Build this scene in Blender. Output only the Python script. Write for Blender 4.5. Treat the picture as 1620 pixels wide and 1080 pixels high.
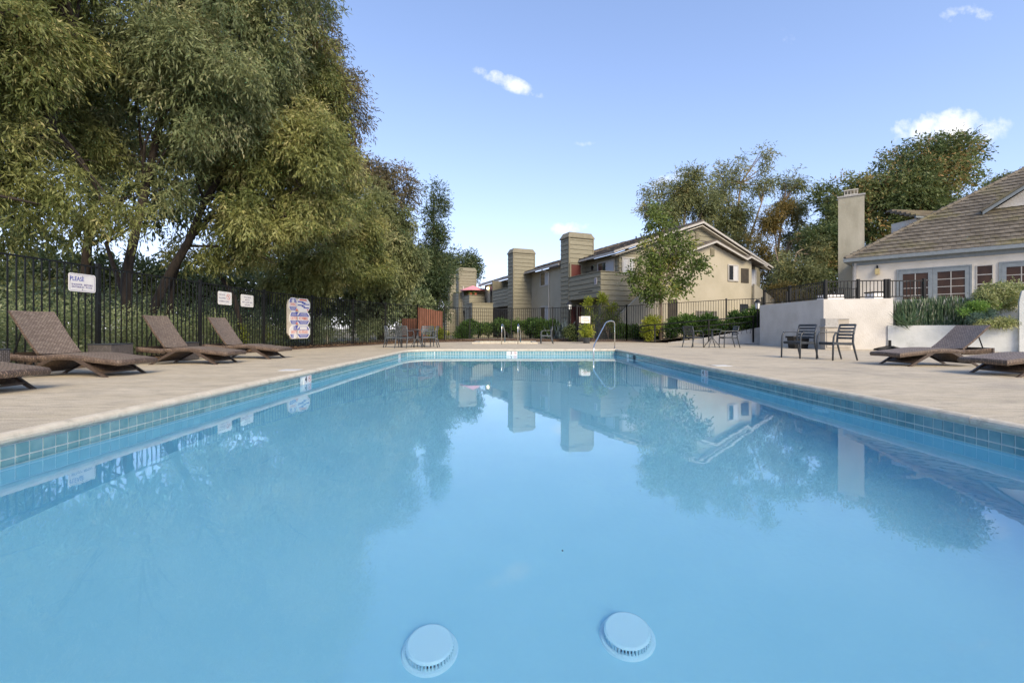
import bpy, math, random
import numpy as np
from mathutils import Vector
from mathutils.geometry import tessellate_polygon

for o in list(bpy.data.objects): bpy.data.objects.remove(o)
SC = bpy.context.scene
COL = SC.collection
R = math.radians

# ------------------------------------------------------------------ camera, sky, sun, exposure
cam = bpy.data.cameras.new('camera'); co = bpy.data.objects.new('camera', cam); COL.objects.link(co)
cam.sensor_width = 36; cam.lens = 16; cam.shift_y = -20/1620
cam.clip_start = 0.05; cam.clip_end = 3000
co.location = (0, 0, .75); co.rotation_euler = (R(90), 0, 0)
SC.camera = co
SUN_EL, SUN_AZ = 35, 155
w = bpy.data.worlds.new('World'); SC.world = w; w.use_nodes = True
N = w.node_tree.nodes; L = w.node_tree.links
for n in list(N): N.remove(n)
out = N.new('ShaderNodeOutputWorld'); bg = N.new('ShaderNodeBackground')
sky = N.new('ShaderNodeTexSky'); sky.sky_type = 'NISHITA'; sky.sun_disc = False
sky.sun_elevation = R(SUN_EL); sky.sun_rotation = R(SUN_AZ); sky.air_density = .9; sky.dust_density = .35; sky.ozone_density = 2.6
SKY_STRENGTH = .129
def wm(op, a, b=None, c=None, clamp=False):
    n = N.new('ShaderNodeMath'); n.operation = op; n.use_clamp = clamp
    for i, v in enumerate((a, b, c)):
        if v is None: continue
        if isinstance(v, (int, float)): n.inputs[i].default_value = v
        else: L.new(v, n.inputs[i])
    return n.outputs[0]
tc = N.new('ShaderNodeTexCoord'); sp = N.new('ShaderNodeSeparateXYZ'); L.new(tc.outputs['Generated'], sp.inputs[0])
ysafe = wm('MAXIMUM', sp.outputs[1], .05)
cu = wm('DIVIDE', sp.outputs[0], ysafe); cv = wm('DIVIDE', sp.outputs[2], ysafe)
cmb = N.new('ShaderNodeCombineXYZ'); L.new(cu, cmb.inputs[0]); L.new(cv, cmb.inputs[1])
nz = N.new('ShaderNodeTexNoise'); nz.inputs['Scale'].default_value = 18; nz.inputs['Detail'].default_value = 6; nz.inputs['Roughness'].default_value = .6
L.new(cmb.outputs[0], nz.inputs['Vector'])
total = None
#  centre u, centre v, half length, half height, tilt, density   (directions in the sky as x/y and z/y)
for (px, py, a, b, ang, dens) in [(806, 130, 72, 17, -22, .85), (1500, 203, 115, 40, 2, .95), (1535, 22, 70, 22, 5, .42), (902, 362, 40, 16, 0, .85), (1066, 288, 44, 24, 10, .75), (930, 228, 32, 6, -3, .35), (1245, 62, 22, 40, 0, .18), (892, 158, 12, 8, 0, .3)]:
    u0, v0 = (px-810)/720, (520-py)/720
    du = wm('SUBTRACT', cu, u0); dv = wm('SUBTRACT', cv, v0)
    c_, s_ = math.cos(R(ang)), math.sin(R(ang))
    e1 = wm('DIVIDE', wm('ADD', wm('MULTIPLY', du, c_), wm('MULTIPLY', dv, s_)), a/720)
    e2 = wm('DIVIDE', wm('SUBTRACT', wm('MULTIPLY', dv, c_), wm('MULTIPLY', du, s_)), b/720)
    r2 = wm('ADD', wm('MULTIPLY', e1, e1), wm('MULTIPLY', e2, e2))
    m = wm('SUBTRACT', 1.0, r2, clamp=True)
    m = wm('MULTIPLY', m, dens)
    total = m if total is None else wm('MAXIMUM', total, m)
cl = wm('MULTIPLY', wm('SUBTRACT', wm('ADD', wm('MULTIPLY', nz.outputs[0], 2.2), total), 1.48), 1.35, clamp=True)
cl = wm('MULTIPLY', cl, wm('MULTIPLY', total, 2.2, clamp=True))
cl = wm('MULTIPLY', cl, wm('GREATER_THAN', sp.outputs[1], .05))
tn = N.new('ShaderNodeMixRGB'); tn.blend_type = 'MULTIPLY'; tn.inputs[0].default_value = 1; tn.inputs[2].default_value = (1.05, .985, 1.05, 1); L.new(sky.outputs[0], tn.inputs[1])
k1 = N.new('ShaderNodeVectorMath'); k1.operation = 'MULTIPLY_ADD'; L.new(tn.outputs[0], k1.inputs[0]); k1.inputs[1].default_value = (.17, .17, .13); k1.inputs[2].default_value = (1, 1, 1)
k2 = N.new('ShaderNodeVectorMath'); k2.operation = 'DIVIDE'; L.new(tn.outputs[0], k2.inputs[0]); L.new(k1.outputs[0], k2.inputs[1])     # gentle shoulder over the whole sky, as a camera records it
mx = N.new('ShaderNodeMixRGB'); L.new(cl, mx.inputs[0]); L.new(k2.outputs[0], mx.inputs[1]); mx.inputs[2].default_value = (3.0, 3.0, 3.15, 1)
L.new(mx.outputs[0], bg.inputs[0]); bg.inputs[1].default_value = SKY_STRENGTH
L.new(bg.outputs[0], out.inputs[0])
sl = bpy.data.lights.new('sun', 'SUN'); so = bpy.data.objects.new('sun', sl); COL.objects.link(so)
sl.energy = 1.5; sl.angle = R(30); sl.color = (1, .84, .60)
sd = Vector((math.sin(R(SUN_AZ))*math.cos(R(SUN_EL)), math.cos(R(SUN_AZ))*math.cos(R(SUN_EL)), math.sin(R(SUN_EL))))
so.rotation_euler = sd.to_track_quat('Z', 'Y').to_euler(); so.location = (10, -10, 20)
SC.view_settings.view_transform = 'Standard'; SC.view_settings.look = 'None'; SC.view_settings.gamma = 1
SC.view_settings.use_curve_mapping = False; SC.view_settings.exposure = 1.76
SC.render.engine = 'CYCLES'; SC.cycles.max_bounces = 14; SC.cycles.glossy_bounces = 14; SC.cycles.transmission_bounces = 14; SC.cycles.diffuse_bounces = 5; SC.cycles.transparent_max_bounces = 8
SC.cycles.sample_clamp_indirect = 6; SC.cycles.use_denoising = True

# ------------------------------------------------------------------ materials
def mat(name, c1, c2=None, rough=.7, scale=6, bump=0, bscale=40, metal=0, stretch=None, detail=5, spec=.5, coat=0, contrast=(.35, .65), c3=None, s3=1.0, t3=(.55, .75)):
    m = bpy.data.materials.new(name); m.use_nodes = True
    nt = m.node_tree; n = nt.nodes; l = nt.links; p = n['Principled BSDF']
    p.inputs['Roughness'].default_value = rough; p.inputs['Metallic'].default_value = metal
    p.inputs['Specular IOR Level'].default_value = spec; p.inputs['Coat Weight'].default_value = coat
    p.inputs['Base Color'].default_value = (*c1, 1)
    g = n.new('ShaderNodeNewGeometry')
    mp = n.new('ShaderNodeMapping'); l.new(g.outputs['Position'], mp.inputs[0])
    if stretch: mp.inputs['Scale'].default_value = stretch
    if c2:
        t = n.new('ShaderNodeTexNoise'); t.inputs['Scale'].default_value = scale; t.inputs['Detail'].default_value = detail; t.inputs['Roughness'].default_value = .6
        l.new(mp.outputs[0], t.inputs[0])
        r = n.new('ShaderNodeValToRGB'); r.color_ramp.elements[0].position = contrast[0]; r.color_ramp.elements[1].position = contrast[1]
        r.color_ramp.elements[0].color = (*c1, 1); r.color_ramp.elements[1].color = (*c2, 1)
        l.new(t.outputs[0], r.inputs[0]); col = r.outputs[0]
        if c3:
            t3n = n.new('ShaderNodeTexNoise'); t3n.inputs['Scale'].default_value = s3; t3n.inputs['Detail'].default_value = 8; t3n.inputs['Roughness'].default_value = .7
            l.new(g.outputs['Position'], t3n.inputs[0])
            mr = n.new('ShaderNodeMapRange'); mr.inputs[1].default_value = t3[0]; mr.inputs[2].default_value = t3[1]; l.new(t3n.outputs[0], mr.inputs[0])
            mi = n.new('ShaderNodeMixRGB'); l.new(mr.outputs[0], mi.inputs[0]); l.new(col, mi.inputs[1]); mi.inputs[2].default_value = (*c3, 1); col = mi.outputs[0]
        l.new(col, p.inputs['Base Color'])
    if bump:
        b = n.new('ShaderNodeBump'); b.inputs['Strength'].default_value = bump; b.inputs['Distance'].default_value = .02
        t2 = n.new('ShaderNodeTexNoise'); t2.inputs['Scale'].default_value = bscale; t2.inputs['Detail'].default_value = 4
        l.new(g.outputs['Position'], t2.inputs[0]); l.new(t2.outputs[0], b.inputs['Height']); l.new(b.outputs[0], p.inputs['Normal'])
    return m

def leaf_mat(name, ca, cb, cc=None, trans=.35):
    m = bpy.data.materials.new(name); m.use_nodes = True
    nt = m.node_tree; n = nt.nodes; l = nt.links
    for x in list(n): n.remove(x)
    o = n.new('ShaderNodeOutputMaterial'); at = n.new('ShaderNodeAttribute'); at.attribute_name = 'tint'
    r = n.new('ShaderNodeValToRGB'); e = r.color_ramp.elements
    e[0].color = (*ca, 1); e[0].position = .15; e[1].color = (*cb, 1); e[1].position = .72
    if cc: x = e.new(.9); x.color = (*cc, 1)
    l.new(at.outputs['Fac'], r.inputs[0])
    p = n.new('ShaderNodeBsdfPrincipled'); p.inputs['Roughness'].default_value = .5; p.inputs['Specular IOR Level'].default_value = .35
    t = n.new('ShaderNodeBsdfTranslucent'); mxs = n.new('ShaderNodeMixShader'); mxs.inputs[0].default_value = trans
    l.new(r.outputs[0], p.inputs['Base Color']); l.new(r.outputs[0], t.inputs[0])
    l.new(p.outputs[0], mxs.inputs[1]); l.new(t.outputs[0], mxs.inputs[2]); l.new(mxs.outputs[0], o.inputs[0])
    return m

def weave_mat(name, c1, c2, rough=.45):
    m = bpy.data.materials.new(name); m.use_nodes = True
    nt = m.node_tree; n = nt.nodes; l = nt.links; p = n['Principled BSDF']
    uv = n.new('ShaderNodeUVMap'); b = n.new('ShaderNodeTexBrick')
    b.inputs['Scale'].default_value = 1; b.inputs['Brick Width'].default_value = .05; b.inputs['Row Height'].default_value = .025
    b.inputs['Mortar Size'].default_value = .0048; b.inputs['Mortar Smooth'].default_value = .6; b.inputs['Bias'].default_value = -.1
    b.inputs['Color1'].default_value = (*c1, 1); b.inputs['Color2'].default_value = (*c2, 1); b.inputs['Mortar'].default_value = (.03, .022, .018, 1)
    l.new(uv.outputs[0], b.inputs[0]); l.new(b.outputs['Color'], p.inputs['Base Color'])
    bp = n.new('ShaderNodeBump'); bp.invert = True; bp.inputs['Strength'].default_value = .8; bp.inputs['Distance'].default_value = .006
    l.new(b.outputs['Fac'], bp.inputs['Height']); l.new(bp.outputs[0], p.inputs['Normal']); p.inputs['Roughness'].default_value = rough
    return m

M = {}
M['deck'] = mat('deck', (.46, .395, .28), (.58, .51, .385), .85, 1.6, .45, 60, detail=10, stretch=(.5, 1.5, 1), contrast=(.3, .7), c3=(.30, .265, .215), s3=.55, t3=(.52, .74))
def deck_material(m):
    # fine speckle and narrow dark grime streaks, added to the pale concrete
    nt = m.node_tree; n = nt.nodes; l = nt.links; p = n['Principled BSDF']; src = p.inputs['Base Color'].links[0].from_socket
    g = n.new('ShaderNodeNewGeometry'); mp = n.new('ShaderNodeMapping'); mp.inputs['Scale'].default_value = (1.2, 7, 1); l.new(g.outputs['Position'], mp.inputs[0])
    t = n.new('ShaderNodeTexNoise'); t.inputs['Scale'].default_value = 2.2; t.inputs['Detail'].default_value = 12; t.inputs['Roughness'].default_value = .75; l.new(mp.outputs[0], t.inputs[0])
    mr = n.new('ShaderNodeMapRange'); mr.inputs[1].default_value = .46; mr.inputs[2].default_value = .68; mr.inputs[4].default_value = .8; l.new(t.outputs[0], mr.inputs[0])
    mi = n.new('ShaderNodeMixRGB'); l.new(mr.outputs[0], mi.inputs[0]); l.new(src, mi.inputs[1]); mi.inputs[2].default_value = (.22, .20, .17, 1)
    t2 = n.new('ShaderNodeTexNoise'); t2.inputs['Scale'].default_value = 95; t2.inputs['Detail'].default_value = 3; l.new(g.outputs['Position'], t2.inputs[0])
    mr2 = n.new('ShaderNodeMapRange'); mr2.inputs[1].default_value = .3; mr2.inputs[2].default_value = .7; mr2.inputs[3].default_value = .72; mr2.inputs[4].default_value = 1.18; l.new(t2.outputs[0], mr2.inputs[0])
    mu = n.new('ShaderNodeMixRGB'); mu.blend_type = 'MULTIPLY'; mu.inputs[0].default_value = 1; l.new(mi.outputs[0], mu.inputs[1]); l.new(mr2.outputs[0], mu.inputs[2])
    l.new(mu.outputs[0], p.inputs['Base Color'])
deck_material(M['deck'])
M['coping'] = mat('coping', (.47, .42, .33), (.58, .53, .43), .7, 9, .35, 70, c3=(.27, .245, .19), s3=4, t3=(.54, .72))
M['soil'] = mat('soil', (.09, .06, .042), (.16, .11, .075), .95, 9, 1, 25)
M['ground'] = mat('ground', (.10, .085, .05), (.16, .14, .08), .95, 1.2, .5, 12)
M['plaster'] = mat('plaster', (.255, .60, .79), (.295, .64, .82), .8, 1.1, .1, 20, contrast=(.25, .75), detail=9)
M['grout'] = mat('grout', (.52, .57, .56), (.62, .66, .64), .8, 12)
M['tile'] = mat('tile', (.105, .245, .28), (.19, .34, .37), .12, 7, .06, 30, detail=2, spec=.5)
M['fitting'] = mat('fitting', (.46, .76, .92), None, .5)
M['slot'] = mat('slot', (.01, .02, .03), None, .8)
M['white_paint'] = mat('white_paint', (.72, .71, .69), (.80, .79, .77), .5, 8)
M['marker_white'] = mat('marker_white', (.66, .68, .69), None, .3)
M['black_paint'] = mat('black_paint', (.006, .0065, .007), (.011, .012, .012), .45, 20, spec=.3)
M['ink_black'] = mat('ink_black', (.02, .02, .03), None, .5)
M['ink_blue'] = mat('ink_blue', (.035, .05, .30), (.06, .09, .42), .5, 60)
M['ink_violet'] = mat('ink_violet', (.09, .06, .22), None, .5)
M['ink_red'] = mat('ink_red', (.62, .13, .09), (.70, .28, .22), .5, 50)
M['ink_grey'] = mat('ink_grey', (.22, .20, .27), None, .5)
M['ink_brown'] = mat('ink_brown', (.40, .20, .13), None, .5)
M['sign_white'] = mat('sign_white', (.72, .70, .66), (.80, .78, .74), .45, 12)
M['board_beige'] = mat('board_beige', (.50, .44, .34), (.58, .52, .42), .6, 10)
M['steel'] = mat('steel', (.62, .60, .57), (.72, .70, .67), .22, 15, metal=1)
M['charcoal'] = mat('charcoal', (.03, .035, .042), (.05, .058, .066), .35, 14)
M['grey_resin'] = mat('grey_resin', (.055, .065, .075), (.085, .098, .108), .4, 14)
M['wicker'] = weave_mat('wicker', (.22, .165, .125), (.34, .27, .21))
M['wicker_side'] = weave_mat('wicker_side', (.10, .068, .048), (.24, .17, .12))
M['wicker_grey'] = weave_mat('wicker_grey', (.10, .09, .085), (.17, .155, .145))
M['dark_leg'] = mat('dark_leg', (.05, .036, .028), (.09, .065, .05), .45, 30)
M['stucco_white'] = mat('stucco_white', (.50, .475, .43), (.59, .565, .52), .9, 1.5, .6, 28, detail=9, c3=(.48, .44, .38), s3=1.2, t3=(.56, .74))
M['stucco_planter'] = mat('stucco_planter', (.52, .54, .52), (.62, .63, .61), .9, 2, .5, 28, c3=(.40, .41, .39), s3=1.4, t3=(.56, .72))
M['stucco_cream'] = mat('stucco_cream', (.60, .55, .46), (.68, .63, .54), .9, 1.2, .4, 20)
M['stucco_beige'] = mat('stucco_beige', (.35, .32, .24), (.405, .37, .285), .9, .8, .5, 18, detail=8)
M['stucco_chimney'] = mat('stucco_chimney', (.30, .28, .21), (.44, .41, .32), .9, 1.0, .5, 16, detail=10, stretch=(1, 1, .35))
M['siding'] = mat('siding', (.195, .182, .128), (.235, .22, .158), .75, 3, .15, 30, stretch=(1, 1, 4))
M['siding_trim'] = mat('siding_trim', (.17, .155, .105), (.205, .188, .13), .75, 3)
M['trim_white'] = mat('trim_white', (.37, .355, .325), (.43, .415, .385), .6, 4)
M['trim_cream'] = mat('trim_cream', (.50, .47, .40), None, .6)
M['trim_blue'] = mat('trim_blue', (.17, .20, .215), (.22, .25, .265), .5, 6)
M['shingle'] = mat('shingle', (.075, .062, .05), (.15, .128, .105), .9, 3, .8, 22, detail=9)
M['roof_tile'] = mat('roof_tile', (.085, .072, .052), (.17, .148, .115), .85, 1.6, .5, 30, detail=10, c3=(.14, .125, .055), s3=.7, t3=(.52, .7))
M['red_door'] = mat('red_door', (.085, .018, .015), None, .5)
M['dark_void'] = mat('dark_void', (.03, .026, .02), (.05, .042, .03), .8, 3)
M['glass_dark'] = mat('glass_dark', (.018, .022, .026), (.03, .034, .038), .06, 2, spec=.8)
M['glass_brown'] = mat('glass_brown', (.03, .014, .008), (.06, .03, .017), .10, 1.5, spec=.22)
M['blind'] = mat('blind', (.42, .43, .44), (.52, .53, .54), .6, 30, stretch=(8, 8, .1))
M['bark'] = mat('bark', (.014, .011, .009), (.042, .031, .023), .95, 4, 1, 14, stretch=(3, 3, .6))
M['bark_pale'] = mat('bark_pale', (.17, .125, .09), (.28, .22, .16), .9, 4, .6, 14, stretch=(3, 3, .6))
M['redwood'] = mat('redwood', (.17, .068, .040), (.27, .12, .072), .8, 3, .4, 20, stretch=(6, 6, .5))
M['pink_cloth'] = mat('pink_cloth', (.60, .24, .28), (.68, .30, .34), .8, 4)
M['navy_cloth'] = mat('navy_cloth', (.025, .03, .075), (.035, .04, .1), .8, 6)
M['brass'] = mat('brass', (.42, .33, .14), (.55, .45, .22), .4, 10)
M['frost'] = mat('frost', (.7, .72, .7), None, .4)
M['terracotta'] = mat('terracotta', (.3, .08, .05), None, .8)
M['cab'] = mat('cab', (.34, .305, .25), (.42, .38, .32), .8, 4)
M['cab_grey'] = mat('cab_grey', (.30, .29, .27), (.38, .37, .35), .8, 12)
LM = {
 'euc': leaf_mat('leaf_eucalyptus', (.11, .14, .04), (.30, .31, .105), (.48, .44, .20)),
 'euc_dark': leaf_mat('leaf_dark', (.05, .08, .028), (.15, .185, .06), (.23, .24, .09)),
 'euc_grey': leaf_mat('leaf_grey', (.10, .135, .055), (.28, .305, .135), (.44, .42, .23)),
 'rust': leaf_mat('leaf_rust', (.08, .075, .04), (.18, .15, .075), (.25, .17, .09)),
 'pine': leaf_mat('leaf_pine', (.04, .07, .03), (.10, .135, .055), (.14, .16, .06)),
 'airy': leaf_mat('leaf_airy', (.10, .125, .05), (.26, .28, .12), (.36, .29, .11)),
 'yellow': leaf_mat('leaf_yellow', (.10, .095, .03), (.23, .17, .045), (.30, .19, .05)),
 'magnolia': leaf_mat('leaf_magnolia', (.06, .10, .035), (.19, .225, .08), (.40, .25, .10)),
 'maple': leaf_mat('leaf_maple', (.06, .10, .022), (.17, .22, .05), (.31, .29, .07)),
 'hedge': leaf_mat('leaf_hedge', (.035, .08, .018), (.10, .19, .035), (.17, .26, .06)),
 'sage': leaf_mat('leaf_sage', (.12, .165, .075), (.27, .32, .15), (.40, .43, .25)),
 'lime': leaf_mat('leaf_lime', (.14, .19, .02), (.33, .37, .04), (.45, .42, .06)),
 'variegated': leaf_mat('leaf_variegated', (.17, .22, .07), (.40, .42, .18), (.52, .50, .28)),
 'succulent': leaf_mat('leaf_succulent', (.10, .20, .035), (.20, .34, .07), (.28, .40, .10)),
 'bluegreen': leaf_mat('leaf_bluegreen', (.07, .13, .10), (.14, .22, .17), (.2, .28, .22)),
 'reed': leaf_mat('reed_green', (.05, .10, .045), (.16, .22, .11), (.42, .42, .33), trans=.1),
 'agave': leaf_mat('leaf_agave', (.07, .11, .12), (.15, .20, .22), None, trans=.05),
 'litter': leaf_mat('leaf_litter', (.10, .06, .035), (.22, .14, .08), (.26, .19, .11)),
}

# ------------------------------------------------------------------ helpers
def wloc(o):
    v = Vector((0, 0, 0))
    while o is not None: v = v + o.location; o = o.parent
    return v
def tag(o, label=None, cat=None, group=None, kind=None):
    if label: o['label'] = label
    if cat: o['category'] = cat
    if group: o['group'] = group
    if kind: o['kind'] = kind
    return o
def thing(name, label, cat, loc=(0, 0, 0), group=None):
    o = bpy.data.objects.new(name, None); o.location = loc; o.empty_display_size = .2; COL.objects.link(o)
    return tag(o, label, cat, group)
def raw(name, verts, faces, m, parent=None, smooth=False):
    off = wloc(parent) if parent is not None else Vector((0, 0, 0))
    me = bpy.data.meshes.new(name)
    me.from_pydata([(v[0]-off.x, v[1]-off.y, v[2]-off.z) for v in verts], [], faces)
    me.materials.append(m)
    if smooth: me.shade_smooth()
    me.update()
    o = bpy.data.objects.new(name, me); COL.objects.link(o)
    if parent is not None: o.parent = parent
    return o
def inst(name, me, parent, loc=(0, 0, 0), rz=0, scale=None, rot=None):
    """another object sharing a mesh; loc in the parent's (unrotated) world space"""
    o = bpy.data.objects.new(name, me); COL.objects.link(o); off = wloc(parent) if parent is not None else Vector((0, 0, 0))
    o.parent = parent; o.location = Vector(loc)-off; o.rotation_euler = rot if rot else (0, 0, rz)
    if scale: o.scale = scale
    return o
class Frame:
    """2D frame: origin (x,y), u axis angle; n = right-hand side across. P(u,v,z) -> world"""
    def __init__(s, x, y, ux, uy): 
        l = math.hypot(ux, uy); s.o = (x, y); s.u = (ux/l, uy/l); s.v = (-uy/l, ux/l)
    def __call__(s, u, v, z): return (s.o[0]+s.u[0]*u+s.v[0]*v, s.o[1]+s.u[1]*u+s.v[1]*v, z)
ID = Frame(0, 0, 1, 0)
class MB:
    def __init__(s, F=ID): s.F = F; s.v = []; s.f = []
    def pts(s, P): b = len(s.v); s.v += [s.F(*p) for p in P]; return b
    def face(s, P): b = s.pts(P); s.f.append(tuple(range(b, b+len(P)))); return s
    def box(s, u0, u1, v0, v1, z0, z1):
        b = s.pts([(u0, v0, z0), (u1, v0, z0), (u1, v1, z0), (u0, v1, z0), (u0, v0, z1), (u1, v0, z1), (u1, v1, z1), (u0, v1, z1)])
        for q in ((0, 3, 2, 1), (4, 5, 6, 7), (0, 1, 5, 4), (1, 2, 6, 5), (2, 3, 7, 6), (3, 0, 4, 7)): s.f.append(tuple(b+i for i in q))
        return s
    def prism(s, poly, v0, v1):
        """poly in (u,z), extruded from v0 to v1"""
        n = len(poly); b = s.pts([(u, v0, z) for u, z in poly]+[(u, v1, z) for u, z in poly])
        s.f.append(tuple(b+i for i in range(n))); s.f.append(tuple(b+n+i for i in reversed(range(n))))
        for i in range(n): j = (i+1) % n; s.f.append((b+i, b+n+i, b+n+j, b+j))
        return s
    def vprism(s, poly, z0, z1):
        """plan polygon in (u,v), extruded up"""
        n = len(poly); b = s.pts([(u, v, z0) for u, v in poly]+[(u, v, z1) for u, v in poly])
        s.f.append(tuple(b+i for i in reversed(range(n)))); s.f.append(tuple(b+n+i for i in range(n)))
        for i in range(n): j = (i+1) % n; s.f.append((b+i, b+j, b+n+j, b+n+i))
        return s
    def tube(s, path, r, n=8, cap=True):
        P = [Vector(s.F(*p)) for p in path]; rr = r if isinstance(r, (list, tuple)) else [r]*len(P)
        b0 = len(s.v); prev = None
        for i, p in enumerate(P):
            d = (P[min(i+1, len(P)-1)]-P[max(i-1, 0)]).normalized()
            if prev is None:
                a = Vector((0, 0, 1)) if abs(d.z) < .9 else Vector((1, 0, 0)); x = d.cross(a).normalized()
            else: x = (prev-d*prev.dot(d)).normalized()
            prev = x; y = d.cross(x)
            for k in range(n):
                t = 2*math.pi*k/n; q = p+(x*math.cos(t)+y*math.sin(t))*rr[i]; s.v.append(tuple(q))
        for i in range(len(P)-1):
            for k in range(n):
                k2 = (k+1) % n; s.f.append((b0+i*n+k, b0+i*n+k2, b0+(i+1)*n+k2, b0+(i+1)*n+k))
        if cap: s.f.append(tuple(b0+k for k in reversed(range(n)))); s.f.append(tuple(b0+(len(P)-1)*n+k for k in range(n)))
        return s
    def disc(s, cu, cv, r, z0, z1, n=24, r1=None):
        r1 = r if r1 is None else r1
        b = s.pts([(cu+r*math.cos(2*math.pi*k/n), cv+r*math.sin(2*math.pi*k/n), z0) for k in range(n)]+[(cu+r1*math.cos(2*math.pi*k/n), cv+r1*math.sin(2*math.pi*k/n), z1) for k in range(n)])
        s.f.append(tuple(b+k for k in reversed(range(n)))); s.f.append(tuple(b+n+k for k in range(n)))
        for k in range(n): j = (k+1) % n; s.f.append((b+k, b+j, b+n+j, b+n+k))
        return s
    def build(s, name, m, parent=None, smooth=False): return raw(name, s.v, s.f, m, parent, smooth)
def bevel(o, w=.008, seg=2):
    md = o.modifiers.new('bevel', 'BEVEL'); md.width = w; md.segments = seg; md.limit_method = 'ANGLE'; return o
def sheet(name, outer, holes, z, m, kind='structure'):
    loops = [[Vector((x, y, 0)) for x, y in outer]]+[[Vector((x, y, 0)) for x, y in h] for h in holes]
    tri = tessellate_polygon(loops); P = [(v.x, v.y, z) for l in loops for v in l]; F = []
    for t in tri:
        a, b, c = [Vector(P[i]) for i in t]
        F.append(tuple(t) if (b-a).cross(c-a).z > 0 else tuple(reversed(t)))
    o = raw(name, P, F, m); tag(o, kind=kind); return o
def copy_tree(o, loc, rz, label=None):
    c = o.copy(); COL.objects.link(c); c.location = loc; c.rotation_euler = (0, 0, rz)
    if label: c['label'] = label
    for ch in o.children:
        k = ch.copy(); COL.objects.link(k); k.parent = c
        for g in ch.children: q = g.copy(); COL.objects.link(q); q.parent = k
    return c
def text(s, F, u, v, z, h, m, parent, sx=1.0, name='lettering'):
    """flat printed lettering centred at (u,z) on the plane v of frame F (reads along +u, faces -v)"""
    cu_ = bpy.data.curves.new(name, 'FONT'); cu_.body = s; cu_.size = h*1.38; cu_.align_x = 'CENTER'; cu_.align_y = 'CENTER'; cu_.extrude = .0008; cu_.offset = h*.014
    cu_.materials.append(m)
    o = bpy.data.objects.new(name, cu_); COL.objects.link(o); off = wloc(parent); o.parent = parent
    o.location = Vector(F(u, v, z))-off; o.rotation_euler = (R(90), 0, math.atan2(F.u[1], F.u[0])); o.scale = (sx, 1, 1)
    return o

rng = np.random.default_rng(7)
def unit(a): return a/np.maximum(np.linalg.norm(a, axis=-1, keepdims=True), 1e-9)
def leaf_mesh(name, base, dirs, L_, W_, tint, m, parent):
    n = len(base); rnd = rng.normal(size=(n, 3)); side = unit(np.cross(dirs, rnd))
    L_ = L_[:, None]; W_ = W_[:, None]
    V = np.empty((n, 4, 3)); V[:, 0] = base; V[:, 1] = base+dirs*L_*.42+side*W_*.5; V[:, 2] = base+dirs*L_; V[:, 3] = base+dirs*L_*.42-side*W_*.5
    off = wloc(parent) if parent is not None else Vector((0, 0, 0))
    V = (V-np.array(off)).reshape(-1, 3).astype(np.float32)
    me = bpy.data.meshes.new(name); me.vertices.add(4*n); me.vertices.foreach_set('co', V.ravel())
    me.loops.add(4*n); me.loops.foreach_set('vertex_index', np.arange(4*n, dtype=np.int32))
    me.polygons.add(n); me.polygons.foreach_set('loop_start', np.arange(0, 4*n, 4, dtype=np.int32))
    me.materials.append(m); me.update(calc_edges=True)
    a = me.attributes.new('tint', 'FLOAT', 'FACE'); a.data.foreach_set('value', tint.astype(np.float32))
    o = bpy.data.objects.new(name, me); COL.objects.link(o)
    if parent is not None: o.parent = parent
    return o
FX = [-8.6, -8.5, -8.44, -8.43, -8.36, -7.86, -7.08, -6.27, -5.12]; FY = [-5, 6.2, 9.3, 12.3, 15.3, 17.9, 20.3, 22.6, 24.6]
def behind_fence(p):
    fx = np.interp(p[:, 1], FY, FX)
    return (p[:, 0] < fx-.3) | (p[:, 2] > 2.55+.5*(p[:, 0]-fx+.3)) | (p[:, 1] > 24.6)
def foliage(name, blobs, nspray, m, parent=None, sub=10, sub_r=.38, spray=8, SL=.5, leaf=.12, ratio=.2, droop=.6, shell=.55, flat=1.0, zmin=None):
    """leaves on sprays, the sprays gathered in sub-clumps spread through big ellipsoids (x,y,z,rx,ry,rz)"""
    B = np.array(blobs, float); wgt = (B[:, 3]*B[:, 4]*B[:, 5])**(2/3); wgt /= wgt.sum()
    nb = len(B); S = sub*nb
    bi = rng.choice(nb, S, p=wgt); d = unit(rng.normal(size=(S, 3))); rad = shell+(1-shell)*rng.random((S, 1))**.7
    sc = B[bi, :3]+d*B[bi, 3:6]*rad*.8
    sr = sub_r*B[bi, 3:6].mean(1)*(.55+.8*rng.random(S)); st = rng.random(S)
    sw = sr**2; sw /= sw.sum()
    si = rng.choice(S, nspray, p=sw); d2 = unit(rng.normal(size=(nspray, 3)))
    o = sc[si]+d2*sr[si, None]*np.array([1, 1, flat])*(rng.random((nspray, 1))**.45)
    ax = unit(d2*.8+d[si]*.5+rng.normal(size=(nspray, 3))*.45+np.array([0, 0, -droop]))
    t = np.linspace(0, 1, spray)[None, :, None]; ln = SL*(.6+.8*rng.random((nspray, 1, 1)))
    pos = o[:, None]+ax[:, None]*t*ln+np.array([0, 0, -1.])*(droop*.5*ln*t*t)
    ld = unit(ax[:, None]*.7+rng.normal(size=(nspray, spray, 3))*.5+np.array([0, 0, -droop]))
    pos = pos.reshape(-1, 3); ld = ld.reshape(-1, 3); n = len(pos)
    tint = np.clip(np.repeat(st[si]*.6+rng.random(nspray)*.25, spray)+rng.random(n)*.3-.08, 0, 1)
    if pos[:, 0].min() < -4 and pos[:, 1].mean() < 27:
        k = behind_fence(pos); pos, ld, tint = pos[k], ld[k], tint[k]; n = len(pos)
    if zmin is not None:
        k = pos[:, 2] > zmin; pos, ld, tint = pos[k], ld[k], tint[k]; n = len(pos)
    Ls = leaf*(.6+.8*rng.random(n))
    return leaf_mesh(name, pos, ld, Ls, Ls*ratio*(.8+.5*rng.random(n)), tint, m, parent), sc
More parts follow.
